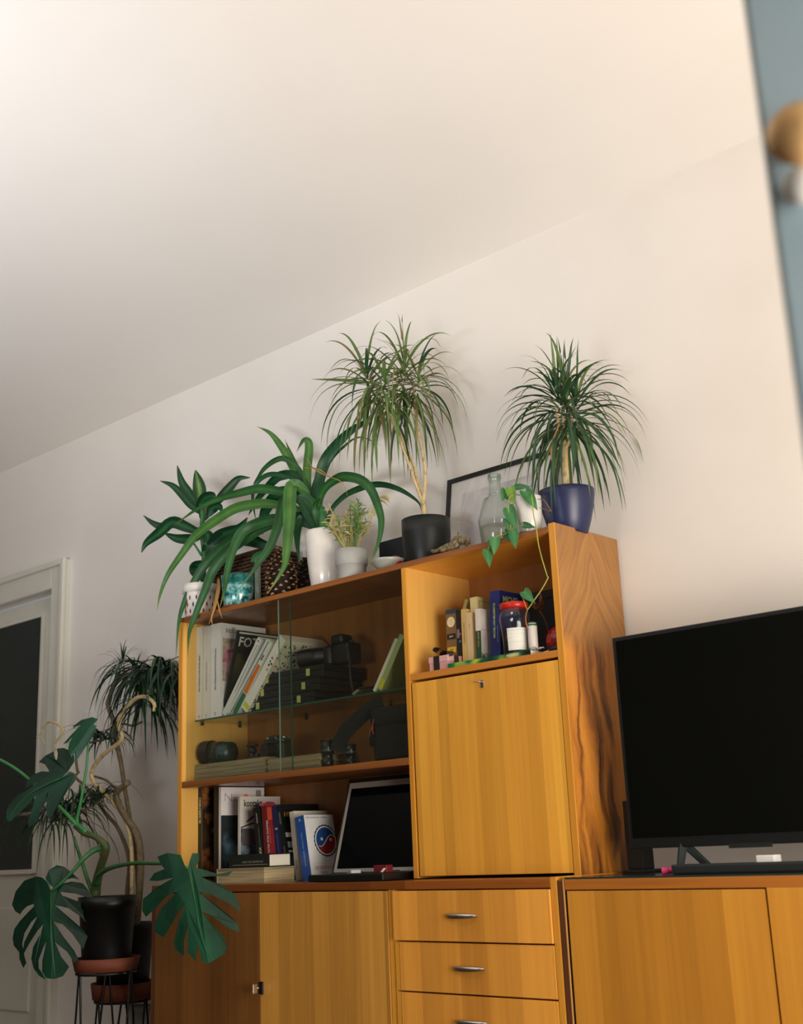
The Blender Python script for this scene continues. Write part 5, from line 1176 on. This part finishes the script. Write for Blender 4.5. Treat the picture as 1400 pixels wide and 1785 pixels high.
# --- driftwood
DW_ = thing('driftwood', 'gnarled grey brown piece of driftwood on the shelf edge', 'driftwood', PY(790, 955, .03))
M_drift = mottled('weathered_wood', ['#3c3222', '#8f7e5c', '#5c4e38', '#a8966e'], 55, .9, bump=.8)
def knot(name, pts, rr):
    c_ = catmull(pts, 5); vs, fs = tube_data(c_, [rr[min(len(rr) - 1, int(i / len(c_) * len(rr)))] * (1 + .35 * mnoise.noise(Vector(p) * 60)) for i, p in enumerate(c_)], 9)
    vs = [v + Vector((mnoise.noise(v * 90), mnoise.noise(v * 90 + Vector((5, 0, 0))), mnoise.noise(v * 90 + Vector((0, 7, 0))))) * .0035 for v in vs]
    return obj(name, vs, fs, M_drift, DW_, True)
knot('root', [PY(754, 962, .02), PY(768, 958, .02), PY(780, 953, .025), PY(795, 948, .03), PY(806, 943, .035), PY(818, 940, .035)], [.006, .008, .011, .013, .011, .007])
knot('twisted_body', [PY(788, 950, .03), PY(794, 943, .035), PY(799, 937, .035), PY(800, 928, .035)], [.013, .012, .009, .004])
knot('twisted_body', [PY(800, 945, .03), PY(810, 940, .035), PY(817, 944, .04), PY(812, 951, .04)], [.011, .009, .008, .006])
knot('root', [PY(770, 960, .015), PY(784, 957, .02), PY(800, 952, .03)], [.007, .009, .008])
# --- framed picture leaning on the wall
f0 = PY(778, 837, .325); f1_ = PY(966, 781, .325)
FX0, FX1, FZ1 = f0.x, f1_.x, f0.z
PF = thing('picture_frame', 'thin black frame with wide white mat leaning on the wall', 'picture', ((FX0 + FX1) / 2, .31, ZT))
FH = (FZ1 - ZT); aF = math.atan2(.055, FH); MF = Matrix.Translation((0, .275, ZT)) @ Matrix.Rotation(-aF, 4, 'X'); FL = FH / math.cos(aF); fw = .016
for a_ in ((FX0, FX0 + fw, 0, FL), (FX1 - fw, FX1, 0, FL), (FX0 + fw, FX1 - fw, 0, fw), (FX0 + fw, FX1 - fw, FL - fw, FL)): box('frame_bar', a_[0], a_[1], 0, .022, a_[2], a_[3], mat('#141210', .4), PF, .001, MF)
box('mat_board', FX0 + fw, FX1 - fw, .008, .011, fw, FL - fw, mat('#e8e2dc', .8), PF, 0, MF)
mx = .052; box('print', FX0 + fw + mx, FX1 - fw - mx, .0074, .0082, fw + .04, FL - fw - mx, mottled('pale_photo_print', ['#cfc7c6', '#ded8d5', '#bfb6b8', '#d8d0ce'], 5, .6, 5), PF, 0, MF)
box('backing_board', FX0 + .004, FX1 - .004, .011, .02, .004, FL - .004, mat('#5a4a38', .8), PF, 0, MF)
box('glazing', FX0 + fw, FX1 - fw, .0045, .0062, fw, FL - fw, thinglass('picture_glass', (.985, .985, .985, 1), 1.4), PF, 0, MF)
# --- swing top bottle
Bc = PY(866, 900, .12); Bc = Vector((Bc.x, .12, ZT)); u = mpp(Bc)
bt = thing('glass_bottle', 'clear swing top glass bottle with frosted lower half', 'bottle', Bc)
zt = PY(866, 826, .12).z - ZT; zs = PY(866, 868, .12).z - ZT; zm = PY(866, 912, .12).z - ZT
G_bot = thinglass('pale_green_glass', (.93, .97, .94, 1), 1.5, .03, .05, (.80, .86, .78, 1), (.30, .38, .32, 1))
lathe('glass_body', [(26 * u, 0), (28 * u, .006), (33 * u, zm), (33 * u, zm + .01), (22 * u, zs - .004), (14 * u, zs + .004), (10.5 * u, zs + .02), (10 * u, zt - .03), (11 * u, zt - .022), (11 * u, zt), (8.5 * u, zt), (8 * u, zt - .03)], Bc, G_bot, bt, 48, False)
lathe('residue', [(24 * u, .004), (27 * u, .03), (30 * u, zm - .012), (0, zm - .012)], Bc, thinglass('milky_residue', (.92, .93, .88, 1), 1.3, .3, .30, (.74, .73, .64, 1), (.45, .46, .38, 1)), bt, 40)
for k in range(3): 
    pts = [Bc + Vector((11.3 * u * math.cos(a), 11.3 * u * math.sin(a), zt - .003 - .006 * k)) for a in [i * math.pi / 12 for i in range(25)]]; tube('thread_ridge', pts, .0016, G_bot, bt, 5, 0)
vd = (CAMP - Bc); vd.z = 0; vd.normalize(); sd = Vector((-vd.y, vd.x, 0))
tube('wire_bail', [Bc + vd * (11 * u) + sd * (5 * u) + Vector((0, 0, zt - .03)), Bc + vd * (14 * u) + sd * (5 * u) + Vector((0, 0, zt - .05)), Bc + vd * (14 * u) + sd * (4 * u) + Vector((0, 0, zs + .014)), Bc + vd * (14 * u) - sd * (4 * u) + Vector((0, 0, zs + .014)), Bc + vd * (14 * u) - sd * (5 * u) + Vector((0, 0, zt - .05)), Bc + vd * (11 * u) - sd * (5 * u) + Vector((0, 0, zt - .03))], .0011, M_chrome, bt, 6, 3)
# --- white cup with trailing philodendron
c, r, h = pot_at(921, 868, 24, .06)
PH = thing('trailing_philodendron', 'heart leaved vine trailing from a white cup over the niche', 'plant', c, GP)
lathe('cup', [(r * .72, 0), (r * .76, .003), (r * .88, h * .45), (r, h * .97), (r, h), (r * .95, h), (r * .90, h * .8)], c, mat('#e6e2da', .2, coat=.5), PH, 48)
soil(PH, c, r * .93, h * .88); lathe('saucer', [(r * .6, .0003), (r * 1.0, .004), (r * 1.05, .007), (r * .95, .006)], c + Vector((-.0, 0, 0)), mat('#39534c', .2), PH, 40)
def q3(zx, zy): return 820 + zx * .12857, 780 + zy * .12857
def q1(zx, zy): return 850 + zx * .1, 1010 + zy * .1
HV = [((470, 570), (425, 745), 118, L_heart, .03), ((540, 555), (600, 770), 140, L_heartl, .025), ((612, 540), (822, 530), 100, L_heart, .05), ((745, 600), (915, 850), 175, L_heart, .02), ((790, 665), (665, 755), 110, L_heart, .03), ((520, 830), (640, 1120), 180, L_heart, .0),
      ((490, 970), (535, 1125), 115, L_heart, .0), ((470, 1150), (572, 1288), 125, L_heart, -.005), ((585, 1135), (615, 1378), 140, L_heart, -.02), ((722, 1050), (885, 1085), 95, L_heart, .005), ((335, 1235), (322, 1455), 145, L_heart, -.02), ((228, 1400), (265, 1628), 140, L_heart, -.025), ((275, 1265), (310, 1400), 110, L_heart, -.012), ((500, 665), (540, 720), 60, L_heart, .04)]
for i, (b0, t0, w_, m_, Y_) in enumerate(HV):
    B0, T0 = PY(*q3(*b0), Y_), PY(*q3(*t0), Y_ - .006); heart(PH, B0, T0, w_ * .12857 * mpp(B0), m_, .35, facing=(CAMP - B0).normalized() + Vector((rnd.uniform(-.4, .4), 0, rnd.uniform(-.3, .3))))
heart(PH, PY(*q1(640, 215), -.02), PY(*q1(818, 410), -.022), 19 * mpp(PY(920, 1040, -.02)), L_heart, .35)
VM = mottled('vine_stem', ['#8f9a3c', '#b3ae52'], 30, .5)
def vine(pts, rr, f=qp, m=VM): tube('vine', [PY(*f(x, y), Y_) for x, y, Y_ in pts], rr, m, PH, 6)
vine([(922, 866, .05), (926, 862, .02), (928, 872, -.006), (930, 895, -.012), (935, 922, -.015), (939, 950, -.018), (946, 978, -.018), (954, 1004, -.018), (955, 1008, -.018), (944, 1028, -.018), (930, 1048, -.018), (919, 1064, -.018)], .0019)
vine([(919, 1064, -.018), (916.5, 1075, -.018), (917.5, 1088, -.016), (921, 1098, -.014)], .0018, m=mottled('reddish_vine', ['#8a4a2a', '#b8703a'], 30, .5))
vine([(919, 1063, -.018), (913, 1046, -.02), (911, 1037, -.02), (914, 1031, -.02)], .0014)
vine([(915, 868, .05), (900, 862, .03), (888, 868, .015), (886, 886, .0), (890, 905, -.002), (889, 925, -.006), (878, 932, -.012), (865, 936, -.016), (855, 950, -.02), (850, 958, -.024)], .0016)
vine([(915, 868, .05), (895, 872, .03), (882, 876, .03), (876, 866, .03)], .0013); vine([(915, 866, .05), (908, 856, .05), (905, 848, .05)], .0013); vine([(918, 868, .05), (915, 858, .02)], .0013); vine([(889, 925, -.006), (900, 918, .0), (912, 916, .005)], .0012); vine([(890, 922, -.006), (897, 926, -.018)], .0012)
vine([(937, 870, .04), (948, 872, .02), (958, 886, .0), (960, 891, 0), (950, 888, .01), (940, 885, .02)], .0011, m=mottled('dry_tendril', ['#9a5a3a', '#b8845a'], 30, .6))

# ------------------------------------------------------------------ plants by the door
# old dragon tree in the pot behind
Pc = PY(222, 1690, .12); 
P2r = 52 * mpp(Pc); c = Vector((Pc.x, .10, 0)); zs0 = PY(222, 1742, .10).z; zs1 = PY(222, 1712, .10).z; zr = PY(222, 1618, .10).z
OD = thing('old_dragon_tree', 'old dragon tree with bare twisting trunks in rear black pot', 'plant', (c.x, c.y, zs0))
lathe('pot', [(P2r * .80, .012), (P2r * .84, .02), (P2r * .97, zr - zs0), (P2r, zr - zs0), (P2r, zr - zs0 + .02), (P2r * .92, zr - zs0 + .02), (P2r * .9, zr - zs0)], (c.x, c.y, zs0), mat('#0c100f', .4), OD, 44)
lathe('saucer', [(P2r * .88, .0), (P2r * .98, .004), (P2r * 1.05, zs1 - zs0), (P2r * 1.0, zs1 - zs0), (P2r * .9, .012), (0, .012)], (c.x, c.y, zs0), M_terracotta, OD, 44)
soil(OD, Vector((c.x, c.y, zs0)), P2r * .93, zr - zs0 - .005)
def stand(name, label, c, z, r, par_col):
    o = thing(name, label, 'plant stand', (c.x, c.y, 0), 'wire plant stands')
    pts = [Vector((c.x + r * math.cos(a), c.y + r * math.sin(a), z - .005)) for a in [i * math.pi / 16 for i in range(33)]]; tube('ring', pts, .005, M_black, o, 6, 0)
    for k in range(3):
        a = .4 + k * 2.094; e = Vector((math.cos(a), math.sin(a), 0)); t_ = Vector((-math.sin(a), math.cos(a), 0)); cc = Vector((c.x, c.y, 0))
        tube('leg', [cc + e * r * 1.0 + t_ * .045 + Vector((0, 0, 0.003)), cc + e * r * .98 + t_ * .006 + Vector((0, 0, z - .005)), cc + e * (r * 1.03) + Vector((0, 0, z + .045)), cc + e * r * .98 - t_ * .006 + Vector((0, 0, z - .005)), cc + e * r * 1.0 - t_ * .045 + Vector((0, 0, 0.003))], .0042, M_black, o, 6, 1)
    pts = [Vector((c.x + r * .9 * math.cos(a), c.y + r * .9 * math.sin(a), z * .45)) for a in [i * math.pi / 16 for i in range(33)]]; tube('brace_ring', pts, .003, M_black, o, 5, 0)
    return o
stand('plant_stand', 'lower black wire stand beside the sideboard carrying the rear pot', c, zs0, P2r * .9, None)
def od(pts, rr, Y0, Y1, m=None, name='trunk'):
    n = len(pts); return tube(name, [PY(x, y, lerp(Y0, Y1, i / (n - 1))) for i, (x, y) in enumerate(pts)], rr, m or M_stem_dk, OD, 9)
od([(236, 1640), (242, 1570), (245, 1498), (238, 1453), (219, 1423), (203, 1392), (207, 1378), (224, 1364)], [.014, .014, .015, .015, .014, .014, .013, .012], .10, .08)
od([(228, 1640), (230, 1560), (229, 1475), (219, 1430), (196, 1397), (170, 1371), (160, 1355), (163, 1338), (179, 1317), (212, 1289), (207, 1265), (217, 1239), (236, 1218), (255, 1215), (269, 1227), (268, 1240)], [.011, .010, .009, .009, .009, .009, .009, .009, .009, .009, .009, .009, .009, .008, .008, .006], .10, .04, M_stem)
od([(222, 1640), (222, 1560), (225, 1498), (207, 1446), (184, 1418), (170, 1397), (151, 1373), (132, 1355), (138, 1345)], [.010, .010, .009, .008, .008, .007, .007, .006, .005], .10, .16)
od([(240, 1640), (240, 1520), (227, 1430), (219, 1383), (210, 1324), (200, 1279), (200, 1263), (189, 1232), (189, 1220), (200, 1190), (210, 1168)], [.011, .010, .009, .009, .010, .011, .011, .010, .010, .008, .006], .12, .20)
od([(199, 1195), (215, 1181), (235, 1171), (262, 1170), (290, 1171), (322, 1176)], [.007, .007, .007, .006, .006, .005], .19, .22)
od([(200, 1267), (215, 1262), (232, 1265), (248, 1258)], [.006, .005, .005, .004], .19, .2); od([(160, 1352), (185, 1360), (198, 1372), (207, 1376)], [.005, .005, .005, .006], .12, .1); od([(135, 1345), (133, 1320), (145, 1300), (163, 1293), (180, 1290)], [.006, .006, .006, .005, .005], .16, .18); od([(207, 1376), (190, 1382), (165, 1402), (145, 1415), (120, 1428)], [.006, .006, .005, .005, .004], .10, .05)
od([(115, 1440), (104, 1405), (95, 1350), (96, 1300), (98, 1293), (110, 1274), (101, 1263), (87, 1258), (75, 1268), (74, 1276), (64, 1284), (73, 1287), (78, 1297)], [.005, .005, .004, .004, .005, .005, .005, .005, .004, .003, .002, .002, .0015], .06, .04, M_stem, 'branch')
rg = random.Random(5)
MO = [L_old, L_old, L_marg2]
def hang(x0, x1, y0, y1, Y0, n, L, seed, up=.2, w=.010):
    rg = random.Random(seed)
    for i in range(n):
        f = rg.random(); P0 = PY(lerp(x0, x1, f), lerp(y0, y1, f), Y0 + rg.uniform(-.03, .03)); a = rg.uniform(0, 6.28)
        d = Vector((math.cos(a) * .5, math.sin(a) * .35, up + rg.uniform(-.2, .25)))
        drop_leaf(P0, d, L * rg.uniform(.65, 1.15), w * rg.uniform(.7, 1.2), rg.choice(MO), OD, rg.uniform(.75, 1.3), rg)
hang(236, 275, 1171, 1171, .21, 80, .36, 31, .0, .012); hang(268, 318, 1171, 1176, .20, 100, .36, 32, .05, .012); hang(236, 268, 1216, 1222, .13, 40, .30, 36, -.1, .012)
crown(OD, PY(213, 1152, .2), (0, 0, 1), 16, .15, 33, MO, el=(85, 0), spread=.05, w=.007, sag=(.3, .7)); crown(OD, PY(236, 1168, .2), (.5, 0, 1), 16, .14, 34, MO, el=(70, -20), spread=.03, w=.008, sag=(.4, .9))
hang(165, 190, 1286, 1290, .18, 50, .20, 35, .2, .009); hang(92, 155, 1432, 1402, .05, 80, .32, 37, .35, .009); hang(150, 178, 1410, 1392, .06, 30, .18, 38, .5, .008); hang(80, 125, 1436, 1426, .05, 50, .36, 39, .1, .009)

# monstera
Mc = PY(187, 1600, -.08); u = mpp(Mc); c = Vector((Mc.x, -.08, 0))
zr = PY(190, 1562, -.08).z; zs0 = PY(180, 1692, -.08).z; zs1 = PY(180, 1668, -.08).z; mr_ = 50 * u
MN = thing('monstera', 'monstera with big split leaves in front black nursery pot', 'plant', (c.x, c.y, zs0))
lathe('pot', [(mr_ * .80, .012), (mr_ * .82, .02), (mr_ * .96, zr - zs0 - .045), (mr_ * 1.0, zr - zs0 - .043), (mr_ * 1.02, zr - zs0), (mr_ * .96, zr - zs0), (mr_ * .93, zr - zs0 - .02)], (c.x, c.y, zs0), mat('#0b0e0f', .38), MN, 48)
lathe('saucer', [(mr_ * .95, 0), (mr_ * 1.05, .004), (mr_ * 1.16, zs1 - zs0), (mr_ * 1.11, zs1 - zs0), (mr_ * 1.0, .012), (0, .012)], (c.x, c.y, zs0), M_terracotta, MN, 48)
soil(MN, Vector((c.x, c.y, zs0)), mr_ * .94, zr - zs0 - .02)
stand('plant_stand', 'taller black wire stand carrying the monstera pot', c, zs0, mr_ * 1.0, None)
q7 = lambda zx, zy: (zx * .3071, 1440 + zy * .3071)
q8 = lambda zx, zy: (zx * .2357, 1100 + zy * .2357)
def pet(pts, rr, f, m=None, name='petiole'): return tube(name, [PY(*f(x, y), Y_) for x, y, Y_ in pts], rr, m or M_petiole, MN, 9)
pet([(540, 400, -.08), (545, 350, -.08), (555, 290, -.09), (575, 220, -.10), (600, 130, -.12), (590, 100, -.13), (540, 60, -.14), (480, 40, -.15), (430, 0, -.15)], [.020, .019, .018, .016, .016, .014, .012, .012, .011], q7, mottled('monstera_stem', ['#2a4a2a', '#4a5a30', '#5a4a2c'], 25, .6), 'stem')
pet([(640, 1490, -.15), (560, 1420, -.16), (480, 1340, -.17), (400, 1280, -.18), (340, 1215, -.19), (440, 1095, -.23)], [.010, .0085, .008, .008, .006, .004], q8, M_petiole_l)
pet([(600, 1470, -.15), (570, 1400, -.15), (600, 1250, -.16), (640, 1000, -.16), (660, 765, -.16), (690, 690, -.17)], [.008, .0065, .006, .005, .0045, .003], q8, M_petiole_l)
pet([(600, 1470, -.15), (440, 1300, -.2), (190, 1075, -.25), (35, 970, -.28), (-200, 860, -.32)], [.008, .007, .006, .006, .005], q8, M_petiole_l)
pet([(548, 330, -.09), (555, 285, -.11), (620, 240, -.16), (750, 212, -.24), (895, 212, -.29), (1000, 215, -.30), (1068, 238, -.30)], [.012, .011, .009, .007, .006, .005, .004], q7)
pet([(600, 125, -.12), (540, 135, -.14), (480, 180, -.18), (400, 270, -.22), (340, 330, -.25), (290, 368, -.27)], [.012, .011, .009, .007, .006, .004], q7)
pet([(535, 390, -.08), (500, 310, -.09), (470, 220, -.10), (440, 130, -.12), (420, 60, -.13)], [.011, .008, .007, .006, .005], q7)
pet([(525, 380, -.08), (510, 345, -.09), (495, 300, -.10)], [.008, .006, .003], q7)
def monstera(attach, ribs, left, right, f, Y0, tilt, m, fold=.22, droop=0.0):
    """split leaf traced in its own tilted plane: two halves folded along the midrib"""
    n = Vector((.55, -.75, tilt)).normalized(); O = PY(*f(*attach), Y0)
    def hit(p):
        x, y = f(*p); d = CR * ((x - 703) / FPX) + CU * ((896 - y) / FPX) + CF
        return CAMP + d * ((O - CAMP).dot(n) / d.dot(n))
    rib = [hit(p) for p in [attach] + ribs]; ax = (rib[-1] - rib[0]).normalized()
    bm = bmesh.new(); sd = ax.cross(n)
    def warp(P):
        v = P - O; a = v.dot(ax); s_ = v.dot(sd); return P - n * (fold * abs(s_) + 1.2 * s_ * s_) - n * droop * a * a
    rv = [bm.verts.new(warp(p)) for p in rib]
    for side in (left, right):
        vv = [bm.verts.new(warp(hit(p))) for p in side]
        fc = bm.faces.new(rv + vv[::-1]); 
    bm.normal_update()
    bmesh.ops.triangulate(bm, faces=bm.faces[:], quad_method='BEAUTY', ngon_method='EAR_CLIP')
    bmesh.ops.recalc_face_normals(bm, faces=bm.faces[:])
    r_ = bmesh.ops.extrude_face_region(bm, geom=bm.faces[:]); bmesh.ops.translate(bm, verts=[g for g in r_['geom'] if isinstance(g, bmesh.types.BMVert)], vec=n * -.0012)
    bm.verts.ensure_lookup_table(); bm.verts.index_update()
    vs = [v.co.copy() for v in bm.verts]; fs = [[v.index for v in fc.verts] for fc in bm.faces]; bm.free()
    uvs = [(min(1, max(0, .5 + (v - O).dot(sd) * 4)), .3) for v in vs]
    lf = obj('leaf', vs, fs, m, MN, False, uvs)
    tube('midrib', [warp(p) + n * .0012 for p in rib], [.0018, .0008], M_petiole, lf, 5, 3)
    return lf
# lower left leaf
monstera((290, 368), [(288, 500), (285, 640), (290, 760), (275, 862)],
  [(265, 315), (235, 290), (200, 281), (120, 300), (60, 358), (35, 430), (58, 470), (92, 491), (110, 470), (140, 448), (182, 437), (186, 450), (150, 480), (90, 530), (52, 570), (38, 620), (45, 665), (82, 705), (82, 745), (105, 796), (126, 768), (116, 730), (103, 660), (120, 600), (165, 540), (205, 508), (195, 530), (150, 600), (118, 650), (108, 690), (112, 715), (150, 660), (205, 590), (240, 555), (222, 610), (175, 680), (160, 745), (172, 800), (205, 845), (244, 866), (225, 830), (204, 800), (205, 755), (235, 690), (256, 650), (248, 690), (228, 760), (224, 820), (245, 855)],
  [(300, 345), (275, 330), (257, 295), (275, 250), (320, 220), (360, 228), (400, 260), (440, 296), (400, 290), (360, 305), (345, 325), (400, 310), (455, 315), (485, 355), (525, 425), (480, 395), (420, 378), (340, 372), (350, 392), (440, 424), (515, 478), (517, 560), (508, 590), (450, 512), (380, 462), (310, 448), (390, 520), (450, 575), (476, 615), (450, 690), (400, 608), (350, 555), (300, 540), (352, 625), (405, 700), (424, 750), (402, 768), (370, 710), (305, 655), (335, 735), (375, 792), (340, 845), (300, 860)],
  q7, -.27, .22, L_mon, .10, .25)
# leaf over the sideboard
monstera((1066, 237), [(1082, 300), (1110, 450), (1132, 600), (1160, 700), (1172, 767)],
  [(1050, 228), (1025, 162), (945, 145), (880, 160), (898, 200), (925, 235), (860, 250), (825, 288), (880, 297), (950, 290), (985, 286), (880, 330), (780, 385), (772, 450), (795, 486), (870, 440), (940, 382), (1000, 366), (900, 450), (852, 530), (848, 575), (905, 611), (935, 575), (1000, 485), (1048, 440), (1004, 530), (970, 640), (974, 682), (1027, 722), (1030, 640), (1064, 555), (1054, 630), (1050, 700), (1096, 756), (1098, 710), (1115, 660), (1122, 700), (1132, 752), (1155, 768)],
  [(1078, 190), (1090, 152), (1125, 150), (1127, 190), (1108, 232), (1160, 245), (1230, 262), (1306, 234), (1280, 266), (1220, 274), (1140, 285), (1165, 295), (1250, 322), (1322, 370), (1350, 466), (1290, 425), (1200, 385), (1125, 372), (1205, 430), (1285, 490), (1336, 540), (1338, 582), (1280, 562), (1200, 505), (1140, 480), (1195, 548), (1252, 612), (1276, 670), (1250, 716), (1195, 752)],
  q7, -.30, .30, L_monl, .12, .3)
# upper left leaf
monstera((450, 1090), [(330, 1135), (210, 1200), (110, 1290), (45, 1392)],
  [(500, 1040), (545, 960), (540, 910), (500, 862), (440, 832), (388, 832), (405, 880), (406, 930), (398, 936), (378, 895), (370, 852), (300, 880), (254, 930), (310, 960), (345, 1010), (356, 1030), (290, 1020), (222, 1038), (176, 1100), (178, 1148), (230, 1120), (265, 1108), (200, 1158), (118, 1192), (42, 1268), (30, 1330), (34, 1382)],
  [(515, 1038), (548, 1048), (552, 1100), (485, 1180), (425, 1268), (346, 1372), (330, 1310), (342, 1235), (366, 1172), (345, 1195), (302, 1290), (258, 1392), (194, 1432), (190, 1400), (222, 1328), (262, 1218), (245, 1225), (200, 1280), (138, 1332), (62, 1396)],
  q8, -.23, .35, L_mon, .12, .3)
# upper side-on leaf
monstera((690, 690), [(650, 740), (600, 810), (560, 880), (515, 905)],
  [(725, 652), (680, 635), (590, 655), (535, 695), (530, 712), (562, 700), (592, 692), (560, 722), (500, 782), (455, 832), (490, 822), (532, 778), (510, 815), (498, 860), (505, 900)],
  [(712, 700), (680, 782), (600, 892), (552, 962), (548, 930), (545, 855), (535, 850), (532, 900), (522, 935)],
  q8, -.17, .1, L_monl, .12, .3)
WC = thing('white_canister', 'pale white canister on the floor behind the plant stands', 'canister', PY(252, 1760, .22))
k = PY(252, 1760, .22); kz = PY(252, 1748, .22).z
lathe('drum', [(.075, 0), (.08, .01), (.08, kz - .02)], (k.x, .24, 0), mat('#c9ccc6', .4), WC, 36); lathe('lid', [(.083, kz - .022), (.083, kz - .004), (.07, kz), (0, kz)], (k.x, .24, 0), mat('#bfc4c0', .4), WC, 36)

# ------------------------------------------------------------------ open door leaf close to the camera at the right
e0 = PD(1296, 30, .95); e1 = PD(1400, 700, .95); ex = (e0.x + e1.x) / 2; ey = (e0.y + e1.y) / 2
DL = thing('open_cupboard_door', 'narrow out of focus grey blue cupboard door with brass knob at right edge', 'cupboard door', (ex, ey, 0))
dv = Vector((.88, .47, 0)).normalized(); nv = Vector((dv.y, -dv.x, 0))
ML_ = Matrix((dv, -nv, Vector((0, 0, 1)))).transposed().to_4x4(); ML_.translation = Vector((ex, ey, 0))
M_bl = mottled('grey_blue_paint', ['#7c8f98', '#8799a1'], 6, .45)
box('door_panel', 0, .17, 0, .02, .02, 2.1, M_bl, DL, .003, ML_); box('hinge_post', .17, .195, -.01, .03, 0, 2.12, M_bl, DL, .002, ML_)
kc = PD(1397, 222, .92); s_ = mpp(kc)
def knobm(cn, rr, m, name):
    vs, fs = [], []; prof = [(rr * .35, 0), (rr * .35, rr * .5), (rr * .8, rr * .7), (rr, rr * 1.1), (rr * .85, rr * 1.5), (rr * .4, rr * 1.7), (0, rr * 1.75)]
    vs0, fs0 = lathe_data(prof, (0, 0, 0), 32); Mk = nv.to_track_quat('Z', 'Y').to_matrix()
    pl = (Vector(cn) - Vector((ex, ey, 0))).dot(nv); bp = Vector(cn) - nv * pl
    return obj(name, [bp + Mk @ Vector(v) for v in vs0], fs0, m, DL, True)
knobm(kc, .026, mat('#d8b078', .5, .6), 'knob')
kc2 = PD(1400, 325, .93); knobm(kc2, .016, mat('#cfcfcb', .3), 'porcelain_knob')
rp = kc - nv * (kc - Vector((ex, ey, 0))).dot(nv) + Vector((0, 0, -.02))

# ------------------------------------------------------------------ lettering becomes mesh
bpy.context.view_layer.update()
dg = bpy.context.evaluated_depsgraph_get()
for o in [o for o in sc.objects if o.type == 'FONT']:
    me = bpy.data.meshes.new_from_object(o.evaluated_get(dg)); me.name = 'lettering'
    n = bpy.data.objects.new('lettering', me); COL.objects.link(n); n.parent = o.parent; n.matrix_basis = o.matrix_basis.copy()
    bpy.data.objects.remove(o)
